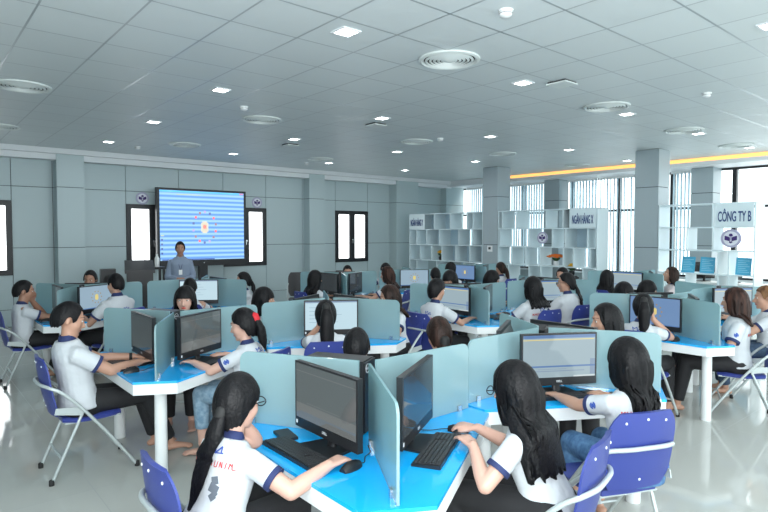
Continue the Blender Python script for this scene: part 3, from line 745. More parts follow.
def hair_mesh(parent, MH, style, L, m, lean, push=None, hw=1.0):
    tab = [(a, -L if z == 'L' else z) for a, z in HAIR[style]]
    def zb(fa):
        for (a0, z0), (a1, z1) in zip(tab, tab[1:]):
            if a0 <= fa <= a1: return z0 + (z1 - z0) * (fa - a0) / max(1e-6, a1 - a0)
        return tab[-1][1]
    rx, ry, rz = (.114, .100, .134) if style in ('long', 'bangs', 'bob') else ((.112, .086, .132) if style == 'short' else (.112, .092, .132)); cx = -.012; NA, NT = 60, 20
    bm = bmesh.new(); cols = []; top = bm.verts.new((cx, 0, rz))
    longh = style in ('long', 'bangs', 'bob')
    rnd = random.Random(int(1000 * L) + NA)
    for i in range(NA):
        a = 360 * i / NA; fa = a if a <= 180 else 360 - a; sg = 1 if a <= 180 else -1; ca, sa = math.cos(R(a)), math.sin(R(a))
        zz = zb(fa)
        if zz < -.12: zz += rnd.uniform(-.007, .007) + .012 * math.sin(i * .9)
        elif not longh: zz += rnd.uniform(-.006, .006)
        q = rz * PI / 2; tot = rz * math.acos(max(-1, min(1, zz / rz))) if zz >= 0 else q - zz
        col = []
        for j in range(1, NT + 1):
            s_ = tot * j / NT; wob = 1 + .012 * math.sin(i * 2.3) + .008 * math.sin(i * 5.1 + j * .3) + (.010 * rnd.uniform(-1, 1) * min(1, j / 6) if style == 'short' and j < 14 else 0)
            if s_ <= q:
                th = s_ / rz; r_ = math.sin(th); p = V((cx + rx * r_ * ca * wob, ry * r_ * sa * wob, rz * math.cos(th)))
            else:
                z = -(s_ - q)
                if not longh:
                    k = math.sqrt(max(.1, 1 - (z / (.122 if style == 'short' else .15)) ** 2)); p = V((cx + rx * k * ca * wob, ry * k * sa * wob, z))
                else:
                    k = 1 + .03 * min(1, -z / .12)
                    p0 = V((cx + rx * k * ca, ry * k * sa, z))
                    t = max(0, min(1, (-z - .07) / .16)); t = t * t * (3 - 2 * t)
                    back = max(0, -z - .16)
                    b = (180 - fa) / 118
                    p1 = V((-.105 - .012 * math.cos(b * PI / 2) + .05 * b * b - back * math.tan(R(lean)) * .9, sg * (.124 + .045 * min(1, max(0, back + .06) / .15)) * hw * b ** .85, z))
                    p = p0.lerp(p1, t); p.x += (wob - 1) * .6; p.y += (wob - 1) * .4
            col.append(bm.verts.new(p))
        cols.append(col)
    for i in range(NA):
        c, d = cols[i], cols[(i + 1) % NA]
        bm.faces.new((top, c[0], d[0]))
        for j in range(NT - 1): bm.faces.new((c[j], c[j + 1], d[j + 1], d[j]))
    bmesh.ops.recalc_face_normals(bm, faces=bm.faces)
    # the head may nod; loose lengths still hang straight down below the neck
    MI = MH.to_3x3(); Z = V((0, 0, 1)); o = MH.translation
    yaw_only = Matrix.Rotation(math.atan2(MI.col[0].y, MI.col[0].x), 3, 'Z')
    for v in bm.verts:
        t = max(0, min(1, (-v.co.z - .03) / .15)) if longh else 0
        v.co = o + (MI @ v.co).lerp(yaw_only @ v.co, t)
    if push and longh:
        for v in bm.verts: push(v)
    bm.normal_update(); old = list(bm.verts); nn = {v: v.normal.copy() for v in old}; inner = {}
    ctr = MH @ V((-.01, 0, 0)); sgn = 1 if nn[top].dot(top.co - ctr) > 0 else -1
    for v in old: inner[v] = bm.verts.new(v.co - nn[v] * (.011 * sgn))
    faces = list(bm.faces); bnd = [e for e in bm.edges if len(e.link_faces) == 1]
    for f_ in faces: bm.faces.new([inner[v] for v in reversed(f_.verts)])
    for e in bnd: a_, b_ = e.verts; bm.faces.new((a_, b_, inner[b_], inner[a_]))
    return fin('hair', bm, m, parent, True)
# lateral step (m) off the standard seat and stoop or stretch of the back, person by person
FIX = {0: (-0.05, -0.13), 1: (0.065, -0.10), 2: (0.032, -0.088), 3: (0.036, -0.021), 4: (0.05, -0.15), 5: (0.143, -0.13), 6: (-0.014, -0.016), 7: (-0.092, -0.10), 8: (-0.096, -0.106), 9: (-0.045, 0.07), 10: (0.045, -0.073),
       11: (0.042, -0.047), 12: (0.115, -0.001), 13: (-0.024, 0.038), 14: (0.007, 0.074), 15: (-0.177, 0.037), 16: (0.097, -0.011), 17: (-0.011, 0.089), 18: (-0.263, -0.092), 19: (0.234, -0.17), 20: (0.096, -0.076), 21: (0.259, -0.087),
       22: (0.079, 0.042), 23: (0.2, -0.153), 24: (0.11, -0.12), 25: (-0.187, 0.035), 26: (-0.133, -0.029), 27: (-0.035, -0.17), 28: (-0.145, -0.127), 29: (-0.051, -0.127), 30: (0.025, -0.082), 31: (0.036, -0.15), 32: (-0.348, -0.003),
       33: (0.023, -0.079), 34: (-0.114, 0.021), 35: (-0.022, -0.14), 36: (0.095, -0.134), 37: (-0.03, 0.0)}
PN = [0]
def build_person(x, y, yaw, label, lean=10, hy=0, hp=8, hair='long', hl=.34, hm='hair', pony=None, tie=None, rh=(.40, -.20, .775), lh=(.40, .16, .775), chin=None,
                 vox=.013, male=False, skin='skin', shirt='shirt', legs='trousers', hem=.10, ky=.09, foot=(.40, .02), glasses=False, pr=False, elbow=None, hw=1.0, s=1.0, lips='lips', stand=False, badge=False, sleeve=.62, z0=0, feat=True, trim='navy', curl=.35, wrist=False):
    dz_ = FIX.get(PN[0], (0, 0))[1]; PN[0] += 1
    r = thing('person', label, 'person', (x, y, z0), R(yaw), 'people in the room')
    k = s * (1.04 if male else .96)
    if stand: P = V((0, 0, .86 * s / 1.0))
    else: P = V((-.02, 0, .53))
    u = V((math.sin(R(lean)), 0, math.cos(R(lean)))); f = V((math.cos(R(lean)), 0, -math.sin(R(lean)))); Y = V((0, 1, 0))
    wide = (.98 if stand else 1.12) if male else 1.0; k_leg = k; k = k * (1 + dz_)
    prof = [(-.12, .150, .110, 0), (-.04, .168, .120, 0), (.04, .160, .112, 0), (.14, .132, .096, .004), (.25, .142, .105, .006), (.34, .152, .108, .004), (.39, .146, .094, -.004), (.425, .112, .078, -.01), (.465, .070, .058, -.012)]
    def torso(bm, grow, t0=-9, t1=9, flare=0, n=20):
        rings = []
        for t, w, d, o in prof:
            if t < t0 or t > t1: continue
            g_ = grow + (flare * max(0, (.12 - t) / .24) if flare else 0); ring = []
            for j in range(n):
                c, q = math.cos(2 * PI * j / n), math.sin(2 * PI * j / n); e = .85
                cc, ss = math.copysign(abs(c) ** e, c), math.copysign(abs(q) ** e, q)
                ring.append(P + u * (t * k) + f * (o + (d * k + g_) * ss) + Y * ((w * k * wide + g_) * cc))
            rings.append(ring)
        loft(bm, rings)
    b = bmesh.new(); torso(b, -.012)
    N0 = P + u * (.45 * k); nd = V((math.sin(R(lean * .5 + 6)), 0, math.cos(R(lean * .5 + 6)))); HC = N0 + nd * (.165 * s ** .5)
    tube(b, [N0 - u * .04, N0 + nd * .04, HC - nd * .05], [.062 if male else .055, .054 if male else .046, .05 if male else .044], 14)
    MH = Matrix.Translation(HC) @ Matrix.Rotation(R(hy), 4, 'Z') @ Matrix.Rotation(R(hp), 4, 'Y') @ Matrix.Scale(1.05, 4)
    # skull, face, jaw, nose, ears
    ell(b, (-.014, 0, .032), (.098, .076, .090), MH); ell(b, (.030, 0, -.020), (.062, .064, .085), MH); ell(b, (.034, 0, -.062), (.050, .050, .052), MH)
    ell(b, (.066, 0, -.100), (.022, .022, .018), MH, 10, 7); ell(b, (.040, .040, -.03), (.035, .026, .035), MH, 10, 7); ell(b, (.040, -.040, -.03), (.035, .026, .035), MH, 10, 7)
    tube(b, [MH @ V(p) for p in ((.084, 0, .012), (.098, 0, -.014), (.108, 0, -.036))], [.007, .010, .0125], 8); ell(b, (.094, 0, -.042), (.014, .019, .009), MH, 8, 6)
    ell(b, (.081, 0, .026), (.014, .045, .010), MH, 10, 6); ell(b, (.078, 0, -.070), (.014, .022, .012), MH, 10, 6)
    for q in (-1, 1): ell(b, (-.008, .077 * q, -.008), (.018, .010, .030), MH @ Matrix.Rotation(R(12 * q), 4, 'Z'), 10, 7)
    # arms
    SW = .150 * k * wide; arms = {}
    for q, tgt in ((-1, rh), (1, lh)):
        S0 = P + u * (.378 * k) + Y * (SW * q) + f * -.005
        if chin == ('r' if q < 0 else 'l'):
            E = V(elbow or (.34, .20 * q, .765)); W = HC + V((.085, .062 * q, -.125)); hd = (HC + V((.075, .055 * q, .03)) - W); up = V((.3, q, 0))
            E = S0 + (E - S0).normalized() * .285 * k
        else:
            W = V(tgt); E, W = ik(S0, W, .275 * k, .245 * k, (-.55, .75 * q, -.75)); hd = W - E; hd.z *= .25; hd.y *= .55; up = V((0, 0, 1))
            if stand: hd = V((.3, -q * 1.0, -.1)); up = V((.6, 0, .8))
        arms[q] = (S0, E, W)
        ml = 1.15 if male else 1.0
        tube(b, [S0 - Y * .03 * q, S0, S0.lerp(E, .5), E], [.050 * ml, .050 * ml, .043 * ml, .037 * ml], 12)
        tube(b, [E, E.lerp(W, .3), W], [.037 * ml, .038 * ml, .025 * ml], 12, flat=1)
        hand(b, W, hd, up, -q if chin != ('r' if q < 0 else 'l') else q, curl if chin != ('r' if q < 0 else 'l') else .5, 1.0, .98 if male else .92)
    # legs
    legsd = []
    for q in (-1, 1):
        if stand:
            Hp = P + Y * (.085 * q); Kn = V((.02, .10 * q, .47 * s)); An = V((-.02, .11 * q, .09))
        else:
            Hp = P + V((.03, .085 * q, -.005)); Kn = V((.44 * k_leg, ky * q, .51)); An = V((foot[0] if q > 0 else foot[0] + foot[1], (ky + .01) * q, .085))
        legsd.append((Hp, Kn, An))
        tube(b, [Hp, Hp.lerp(Kn, .5), Kn], [.078, .070, .054], 12); tube(b, [Kn, Kn.lerp(An, .35), An], [.054, .052, .034], 12)
        toe = An + V((.155, .02 * q, -.062)); tube(b, [An + V((-.035, 0, -.045)), An + V((.05, .005 * q, -.04)), toe], [.034, .036, .022], 12, flat=.8)
        for i, (o, L) in enumerate(((-.024, .022), (-.008, .024), (.006, .020), (.019, .014), (.030, .006))):
            c = toe + V((L - .005, o * q, -.004)); tube(b, [c - V((.03, 0, 0)), c], [.0115, .0105 if i else .013], 6)
    body = blob('body', b, M[skin], r, vox, 3)
    # clothes
    b = bmesh.new(); torso(b, .018, -.11, .47, .0)
    for q in (-1, 1):
        S0, E, W = arms[q]; fr = .97 if (stand and sleeve > 1) else sleeve; Ee = S0.lerp(E, min(fr, 1))
        tube(b, [S0 - Y * .05 * q + u * .0, S0, Ee], [.058 * k, .058 * k, .052 * k] if stand else [.062 * k, .065 * k, .064 * k], 14, rnd=False)
        if sleeve > 1: tube(b, [E, E.lerp(W, .5), E.lerp(W, .92)], [.050, .044, .036], 12); tube(b, [S0, E], [.055, .05], 12)
    sv = max(.010, vox * .95); sh = blob('shirt', b, M[shirt], r, sv, 4)
    if sleeve <= 1:
        for q in (-1, 1):
            S0, E, W = arms[q]; d = (E - S0).normalized(); c = S0.lerp(E, sleeve)
            bb = bmesh.new(); tube(bb, [c - d * .018, c + d * .006], [.0665 * k, .0665 * k], 22, rnd=False); fin('sleeve_cuff', bb, M[trim], sh, True, angle=40)
    bb = bmesh.new(); n = 22; ring = []
    for t, q in ((.415, .088 if male else .080), (.445, .077 if male else .068), (.495, .068 if male else .058), (.505, .060 if male else .052), (.46, .05)):
        ring.append([P + u * (t * k) + f * (-.012 + (q * .86) * math.sin(2 * PI * j / n) + .010 * (t > .45)) - u * (.03 * max(0, math.sin(2 * PI * j / n))) + Y * (q * 1.0 * math.cos(2 * PI * j / n)) for j in range(n)])
    loft(bb, ring); fin('collar', bb, M[trim] if sleeve <= 1 else M[shirt], sh, True, angle=50)
    b = bmesh.new()
    for Hp, Kn, An in legsd:
        e = Kn.lerp(An, max(.1, min(.97, 1 - (hem - .07) / max(.1, (Kn.z - .085)))))
        tube(b, [Hp - (Kn - Hp).normalized() * .04, Hp.lerp(Kn, .5), Kn], [.098, .086, .070], 14); tube(b, [Kn, Kn.lerp(e, .5), e], [.070, .064, .056], 14, rnd=False)
    torso(b, .010, -.2, .05)
    blob('trousers', b, M[legs], r, max(.012, vox * 1.05), 4)
    # hair
    def push(v, pad=.034):
        q = v.co - P; t = q.dot(u) / k
        if t > .47 or t < -.1: return
        for (t0, w0, d0, o0), (t1, w1, d1, o1) in zip(prof, prof[1:]):
            if t0 <= t <= t1: a = (t - t0) / (t1 - t0); w, d, o = w0 + (w1 - w0) * a, d0 + (d1 - d0) * a, o0 + (o1 - o0) * a; break
        else: return
        w = w * k * wide + .06; d = d * k + pad
        if t > .36: d += .012; w += .03
        y_ = min(.98, abs(q.y) / w); req = o - d * math.sqrt(1 - y_ * y_) ** .7
        s_ = q.dot(f)
        if s_ > req: v.co += f * (req - s_)
    hmat = M[hm]; h = hair_mesh(r, MH, hair, hl, hmat, lean, push, hw)
    if pony:
        z_, ln, sw, th = pony     # tie height, length, sideways swing, thickness
        p0 = V((-.108, 0, z_)); ctrl = [V((-.07, 0, z_ + .01)), p0, V((-.150, sw * .15, z_ - .01 - .05)), V((-.155, sw * .45, z_ - ln * .45)), V((-.150 - math.tan(R(lean)) * ln * .35, sw * .8, z_ - ln * .75)), V((-.145 - math.tan(R(lean)) * ln * .6, sw, z_ - ln))]
        MY = Matrix.Translation(HC) @ Matrix.Rotation(R(hy), 4, 'Z'); pts = [MH @ ctrl[0], MH @ ctrl[1]] + [MY @ c for c in ctrl[2:]]
        pp = curve_pts(pts, 6); rad = lerp_list(None, [.03 * th, .022 * th, .038 * th, .042 * th, .034 * th, .010 * th], len(pp))
        bb = bmesh.new(); tube(bb, pp, rad, 14, flat=.75)
        for v in bb.verts: push(v, .045 if v.co.x < HC.x - .13 else .02)
        for v in bb.verts: v.co += V((random.uniform(-.0015, .0015), random.uniform(-.0015, .0015), 0))
        fin('ponytail', bb, hmat, h, True)
        bb = bmesh.new(); dd = (pts[2] - pts[1]).normalized()
        tube(bb, [pts[1] - dd * .012, pts[1] + dd * .012], [.030 * th] * 2 if tie else [.025 * th] * 2, 12); fin('hair_tie', bb, M[tie] if tie else M['rubber'], h, True)
    POST.append(dict(r=r, body=body, shirt=sh, MH=MH, P=P, u=u, f=f, k=k, feat=feat, glasses=glasses, pr=pr, lips=lips, hair=hmat, badge=badge, arms=arms, male=male, wrist=wrist))
    return r
POST = []
def finish_people():
    for q in POST:
        r = q['r']; MH = q['MH']; bv = BVHTree.FromPolygons([v.co.copy() for v in q['body'].data.vertices], [tuple(p.vertices) for p in q['body'].data.polygons])
        R3 = MH.to_3x3(); fx = R3 @ V((1, 0, 0))
        def on_face(y, z):
            o = MH @ V((.25, y, z)); h = bv.ray_cast(o, -fx); return h[0] if h[0] is not None else MH @ V((.08, y, z))
        if q['feat']:
            for s_ in (-1, 1):
                c = on_face(.031 * s_, .002); mm = Matrix.Translation(c) @ R3.to_4x4()
                b = bmesh.new(); ell(b, (-.002, 0, 0), (.0055, .0145, .0065), mm, 12, 8); e = fin('eye', b, M['eye_white'], r, True)
                b = bmesh.new(); ell(b, (.0012, 0, .0), (.0040, .0062, .0062), mm, 10, 8); fin('iris', b, M['iris'], e, True)
                pts = [on_face((.031 + d) * s_, .026 + h_) + fx * .001 for d, h_ in ((-.016, 0), (0, .005), (.017, .0))]
                b = bmesh.new(); tube(b, pts, [.003, .0034, .002], 8, flat=.7); fin('eyebrow', b, q['hair'], r, True)
            pts = [on_face(y, -.0655 - .002 * abs(y) / .02) for y in (-.022, -.011, 0, .011, .022)]
            b = bmesh.new(); tube(b, pts, [.002, .0062, .0072, .0062, .002], 8); fin('lips', b, M[q['lips']], r, True)
        if q['glasses']:
            b = bmesh.new()
            for s_ in (-1, 1):
                c = V((.112, .034 * s_, .0)); tube(b, [MH @ (c + V((-.004 * abs(math.sin(t)), .026 * math.cos(t), .020 * math.sin(t)))) for t in [2 * PI * j / 18 for j in range(19)]], .0028, 6, rnd=False)
                tube(b, [MH @ V(p) for p in ((.110, .060 * s_, .004), (.06, .084 * s_, .008), (-.01, .088 * s_, .004))], .0026, 6)
            tube(b, [MH @ V(p) for p in ((.112, -.009, .004), (.115, 0, .008), (.112, .009, .004))], .0025, 6); fin('glasses', b, M['black'], r, True)
        if q['pr'] or q['badge']:
            sv = BVHTree.FromPolygons([v.co.copy() for v in q['shirt'].data.vertices], [tuple(p.vertices) for p in q['shirt'].data.polygons])
            P, u, f, k = q['P'], q['u'], q['f'], q['k']
            def proj(y, t):
                o = P + u * t - f * .6 + V((0, y, 0)); h = sv.ray_cast(o, f)
                return (h[0] - f * .003) if h[0] is not None else None
            def patch(quads, nm, m, me=None):
                b = bmesh.new()
                for (y0, t0), (y1, t1), w in quads:
                    n = max(2, int(max(abs(y1 - y0), abs(t1 - t0)) / .012) + 1); prev = None
                    for i in range(n + 1):
                        a = i / n; yy, tt = y0 + (y1 - y0) * a, t0 + (t1 - t0) * a; d = V((y1 - y0, t1 - t0)).normalized(); nn = V((-d.y, d.x)) * w
                        A, B = proj(yy + nn.x, tt + nn.y), proj(yy - nn.x, tt - nn.y)
                        if A is None or B is None: prev = None; continue
                        va, vb = b.verts.new(A), b.verts.new(B)
                        if prev: b.faces.new((prev[0], prev[1], vb, va))
                        prev = (va, vb)
                if me is not None:
                    base = [b.verts.new((0, 0, 0)) for _ in me.vertices]
                    for v, mv in zip(base, me.vertices):
                        p = proj(.125 - mv.co.x, .285 + mv.co.y); v.co = p if p is not None else P
                    for pl in me.polygons:
                        try: b.faces.new([base[i] for i in pl.vertices])
                        except ValueError: pass
                fin(nm, b, m, q['shirt'])
            if q['pr']:
                tm = text_mesh('KHOA', .034, 0, .0012); mn = min(v.co.x for v in tm.vertices); tm.transform(T(-mn, 0, 0))
                rr = random.Random(3); y = .125 - max(v.co.x for v in tm.vertices) - .02; qs = []
                while y > -.12:
                    if rr.random() < .18: y -= .012
                    qs.append(((y, .273), (y - rr.uniform(-.004, .004), .297), .0022)); 
                    if rr.random() < .5: qs.append(((y, .273 + rr.choice((0, .012, .024))), (y - .012, .273 + rr.choice((0, .012, .024))), .002))
                    y -= .013
                patch(qs, 'red_lettering', M['print_red'], tm)
                patch([((.02, .325), (.035, .36), .004), ((.035, .36), (.015, .345), .003), ((.015, .345), (-.01, .36), .004), ((-.01, .36), (-.02, .325), .004), ((-.02, .325), (-.045, .355), .004), ((-.045, .355), (-.05, .33), .003), ((.04, .322), (-.06, .330), .0025)], 'blue_mark', M['print_blue'])
                patch([((-.045, .235), (-.055, .205), .016), ((-.055, .205), (-.045, .17), .022), ((-.03, .19), (-.07, .165), .008), ((-.04, .165), (-.06, .145), .014)], 'grey_figure', M['print_grey'])
            if q['badge']:
                S0, E, W = q['arms'][1]; c = S0.lerp(E, .30); b = bmesh.new(); n = 14; vs = []
                for rr_, st in ((.021, 0), (.012, 1)):
                    ring = []
                    for j in range(n):
                        o = c + V((rr_ * math.cos(2 * PI * j / n), .4, rr_ * math.sin(2 * PI * j / n))); h = sv.ray_cast(o, V((0, -1, 0)))
                        ring.append(b.verts.new((h[0] + V((0, .003, 0))) if h[0] is not None else c))
                    vs.append(ring)
                for j in range(n):
                    if j % 7 != 2: b.faces.new((vs[0][j], vs[0][(j + 1) % n], vs[1][(j + 1) % n], vs[1][j]))
                b.faces.new(vs[1][::2]); fin('sleeve_badge', b, M['print_blue'], q['shirt'])
        if q['wrist']:
            S0, E, W = q['arms'][1]; c = E.lerp(W, .93); d = (W - E).normalized(); b = bmesh.new(); tube(b, [c - d * .012, c + d * .012], .031, 16, rnd=False); fin('watch', b, M['rubber'], r, True, angle=40)

# every seat: who sits where, and what lies before them
def seat(hub, w, who, label, dist=.86, dyaw=0, off=(0, 0), screen='dim', gear='mkc', cd=-.05, coff=(0, 0), kb=(.43, .0, 0), ms=(.44, -.29, 0), cyaw=None, **kw):
    hx, hy_, _ = hubs[hub]; u = pol(w, 1); lat = V((u.y, -u.x, 0))          # lat: the sitter's left
    face = w + 180
    px, py = hx + u.x * dist - u.x * off[0] + lat.x * off[1], hy_ + u.y * dist - u.y * off[0] + lat.y * off[1]
    fx = FIX.get(PN[0], (0, 0))[0]; px += .7638 * fx; py -= .6454 * fx
    build_person(px, py, face + dyaw, label, **kw)
    if 'm' in gear: monitor(screen, (hx + u.x * .26, hy_ + u.y * .26, .7505), R(w), 'black desk monitor in front of ' + who)
    if 'k' in gear:
        keyboard((hx + u.x * kb[0] + lat.x * kb[1], hy_ + u.y * kb[0] + lat.y * kb[1], .7505), R(w + kb[2]), 'black keyboard in front of ' + who)
        mouse((hx + u.x * ms[0] + lat.x * ms[1], hy_ + u.y * ms[0] + lat.y * ms[1], .7505), R(face + ms[2]), 'black mouse beside the keyboard of ' + who)
    if 'c' in gear:
        a = face + (dyaw if cyaw is None else cyaw); d = V((math.cos(R(a)), math.sin(R(a)), 0))
        lf = V((-d.y, d.x, 0)); chair((px - d.x * (cd - coff[0]) + lf.x * coff[1], py - d.y * (cd - coff[0]) + lf.y * coff[1], 0), R(a), 'blue folding chair carrying ' + who)

seat('A1', 180, 'the girl with glasses and ponytail at lower left', 'girl with glasses and a long black ponytail at the lower left, chin on her hand', screen='dark', lean=19, dyaw=18, cyaw=0, hp=10, hair='pony', pony=(-.035, .36, .06, 1.15), rh=(.31, -.38, .785), chin='l',
     vox=.0065, glasses=True, pr=True, skin='skin_fair', ky=.10, elbow=(.40, .03, .80), off=(.08, 0), ms=(.31, -.265, 10), kb=(.40, .04, 0), hy=8)
seat('A1', 300, 'the girl with glasses and long loose hair', 'girl with glasses and long loose black hair seen from behind at bottom centre', dyaw=-16, screen='dim', lean=20, hy=-10, hp=12, hair='long', hl=.37, rh=(.40, -.10, .785), lh=(.30, .15, .79),
     vox=.0065, glasses=True, pr=True, skin='skin_fair', off=(.04, 0), ms=(.42, -.24, 0), kb=(.385, .06, 0))
seat('B1', 240, 'the girl in jeans on the blue chair', 'girl in blue jeans with long black hair on the blue chair at lower right', dyaw=6, screen='sheet', lean=9, hy=6, hp=12, hair='long', hl=.36, hw=.5, lh=(.47, .18, .785), rh=(.40, -.12, .785),
     vox=.0065, legs='jeans', hem=.28, pr=True, skin='skin', off=(-.03, -.10), coff=(.02, .13), kb=(.355, -.03, 0), badge=True, foot=(.36, .10), ky=.11)
seat('B1', 0, 'the girl facing left behind the jeans girl', 'black haired girl in profile facing left just above the near right glass panel', hy=-46, lean=6, hair='long', hl=.3, vox=.010, off=(0, 0))
seat('A1', 60, 'the short haired head turned away above the near panel', 'short black haired head turned away just above the near monitor panel', dyaw=165, lean=4, hair='short', male=False, vox=.011, rh=(.25, -.1, .62), lh=(.25, .1, .62), hp=16, s=.95, gear='k', off=(.0, .0))
seat('B1', 120, 'the low ponytail head turned away behind the panel seam', 'head with low brownish ponytail turned away behind the front panel seam', dyaw=125, lean=4, hair='pony', pony=(-.06, .26, .0, 1.5), hm='hair_brown', vox=.011, rh=(.25, -.1, .62), lh=(.25, .1, .62), hp=14, s=.95, gear='mk', off=(0, -.06))
seat('A3', 180, 'the young man at the middle left', 'young man in white polo shirt typing at the middle left desk', screen='dim', lean=-7, hp=14, off=(.15, 0), cd=-.03, hair='short', male=True, rh=(.40, -.12, .785), lh=(.42, .12, .785), vox=.0075, skin='skin', wrist=True, foot=(.58, .06))
seat('A3', 300, 'the girl with the red hair band', 'girl with a red hair band around her ponytail facing the monitor', screen='dark', lean=10, hy=6, hp=12, hair='pony', pony=(.035, .24, -.02, 1.1), tie='red', vox=.009, pr=True, skin='skin_fair', badge=True, legs='jeans_pale', hem=.22, lh=(.42, .18, .785))
seat('B3', 240, 'the girl with the longest ponytail', 'girl seen from behind with a very long thick ponytail, hand at her cheek', screen='page', lean=8, hp=6, hair='pony', pony=(.06, .46, .0, 1.5), vox=.010, pr=True, chin='l', skin='skin')
seat('A3', 60, 'the girl with red lips facing the camera', 'girl with fringe and red lips facing the camera over the glass panel', lean=6, hp=2, hair='bangs', hl=.26, lips='lips_red', skin='skin_fair', vox=.008, gear='kc')
seat('B3', 120, 'the girl looking right in front of the dark chair', 'black haired girl looking right over the panel in front of the back wall', lean=6, hp=2, hy=20, hair='bangs', hl=.24, vox=.011)
seat('B3', 0, 'the dark haired girl low behind the panel end', 'dark haired girl bending low behind the end of the middle panel', lean=12, hp=14, hy=-35, hair='long', hl=.24, hm='hair_brown', vox=.012)
seat('A4', 180, 'the short haired student typing in mid room', 'student with short black hair typing, back turned, right of centre', screen='sheet', lean=7, hp=10, hair='pony', hl=.11, vox=.010, pr=True, rh=(.47, -.16, .785), off=(.0, -.08), male=False, s=1.04)
seat('A4', 300, 'the straight haired girl right of centre', 'girl with straight shoulder length hair seen from behind right of centre', dyaw=-38, lean=6, hp=6, hair='long', hl=.24, vox=.012, screen='dim', pr=True)
seat('B4', 240, 'the girl with glasses and low ponytail right of centre', 'girl with glasses and a low ponytail turned left, right of centre', dyaw=20, lean=8, hy=38, hp=6, hair='pony', pony=(-.05, .30, -.03, 1.0), glasses=True, vox=.011, screen='sheet', badge=False)
seat('B4', 0, 'the head behind the ponytail girl with glasses', 'black haired head just behind the girl with glasses right of centre', lean=4, hp=6, hair='short', vox=.014, off=(-.05, 0))
seat('B4', 120, 'the girl looking down by the far column', 'dark haired girl looking down with her face to the right by the far column', lean=8, hp=12, hy=15, hair='bangs', hl=.2, vox=.013)
seat('A4', 60, 'the girl bending behind the typing student', 'dark haired girl bending her head behind the typing short haired student', lean=12, hp=18, hy=-50, hair='bangs', hl=.16, vox=.013)
seat('A8', 300, 'the ponytail girl below the far column', 'girl with a ponytail in front of the far column foot', dyaw=-30, lean=4, hp=4, hair='pony', pony=(.02, .3, -.06, 1.2), hm='hair_brown', vox=.014, off=(0, .12))
seat('B7', 240, 'the student at the bright monitor with yellow icon', 'short haired student before the bright monitor with the yellow icon', screen='desk', lean=6, hair='short', male=True, vox=.013, hp=6)
seat('A8', 120, 'the left of the two dark heads under the corner shelf', 'left of two dark heads just below the back corner shelf', gear='kc', lean=4, hair='short', vox=.015) if False else None
seat('A8', 180, 'the dark head beside the bright blue monitor', 'dark haired head just left of the bright blue monitor under the shelf', screen='blue', lean=4, hair='bob', hl=.12, vox=.014)
seat('A7', 180, 'the girl with wavy hair at the back', 'girl with long wavy black hair seen from behind near the back wall', screen='dim', lean=5, hp=4, hair='long', hl=.36, vox=.012, rh=(.36, -.20, .775))
seat('A7', 300, 'the girl with long auburn hair', 'girl with long auburn hair reaching left to her keyboard near the back', screen='dim', lean=12, hp=6, hair='long', hl=.34, hm='hair_auburn', vox=.012, lh=(.50, .18, .785), off=(0, .06))
seat('A7', 60, 'the head below the double window', 'head of a student just below the double window of the back wall', lean=4, hair='short', vox=.015, male=True)
seat('A6', 180, 'the young man with fist at his mouth', 'young man at the far left leaning on his fist, facing right', screen='dim', lean=2, hp=4, hair='short', male=True, rh=(.44, -.10, .785), chin='l', elbow=(.30, .14, .765), vox=.010, off=(.14, .0), skin='skin_dark', foot=(.30, .1))
seat('A6', 300, 'the young man with his back turned at left', 'young man with his back turned before the lit monitor at left', screen='desk', lean=5, hair='short', male=True, vox=.011, pr=True, hp=2, hy=-6)
seat('A6', 60, 'the young man peering over the panel', 'young man peering over the glass panel at the left back', lean=6, hair='short', male=True, vox=.011, skin='skin_dark', hp=8)
seat('B6', 240, 'the student right below the standing man', 'student with short hair, back turned, below the standing man', screen='page', lean=6, hair='short', male=True, vox=.011, hp=6)
seat('B6', 0, 'the ponytail girl below the wall screen', 'girl with a ponytail turned left below the wall screen corner', screen='dim', dyaw=-14, lean=5, hy=-14, hair='pony', pony=(-.02, .30, .04, 1.1), vox=.011, badge=True)
seat('A5', 180, 'the girl with long hair left of the near column', 'girl with long black hair seen from behind left of the near column', screen='sheet', lean=5, hair='long', hl=.30, vox=.013)
seat('A2', 60, 'the girl with parted hair facing the camera at right', 'girl with parted black hair facing half right above the right panel', lean=8, hp=8, hy=18, hair='bangs', hl=.22, vox=.011)
seat('B2', 120, 'the girl in profile at right', 'black haired girl in right profile beside the parted hair girl', lean=6, hp=4, hy=5, hair='bangs', hl=.22, vox=.011, gear='kc')
seat('A5', 300, 'the girl looking up at the shelf', 'girl in a pale pink shirt looking up left beside the right shelf', screen='dim', dyaw=10, lean=3, hp=-14, hair='long', hl=.34, hm='hair_brown', shirt='shirt_pink', vox=.012, off=(.0, .30), badge=False)
seat('A2', 180, 'the ponytail girl holding her face at right', 'girl with a ponytail holding her face before the yellow icon monitor at right', screen='blue', lean=8, hp=8, hair='pony', pony=(.05, .30, .0, 1.3), vox=.010, pr=True, chin='r', hy=30, off=(.08, -.07))
seat('A2', 300, 'the brown haired girl at the right end', 'girl with shoulder length brown hair and black trousers at the right desk end', lean=2, hp=2, hy=-22, dyaw=-6, coff=(-.10, 0), hair='long', hl=.22, hm='hair_auburn', vox=.0085, pr=True, badge=True, gear='mc', off=(.16, .22), lh=(.30, .16, .70), rh=(.30, -.1, .66), foot=(.50, .05))
seat('B2', 240, 'the man holding a phone at the right edge', 'person with copper hair holding a phone at the right edge of the photo', screen='sheet', dyaw=55, lean=4, hp=4, hair='short', hm='hair_dyed', male=True, vox=.0085, legs='jeans_dark', rh=(.34, -.05, .86), lh=(.34, .08, .84), gear='mc', off=(-.05, .1))
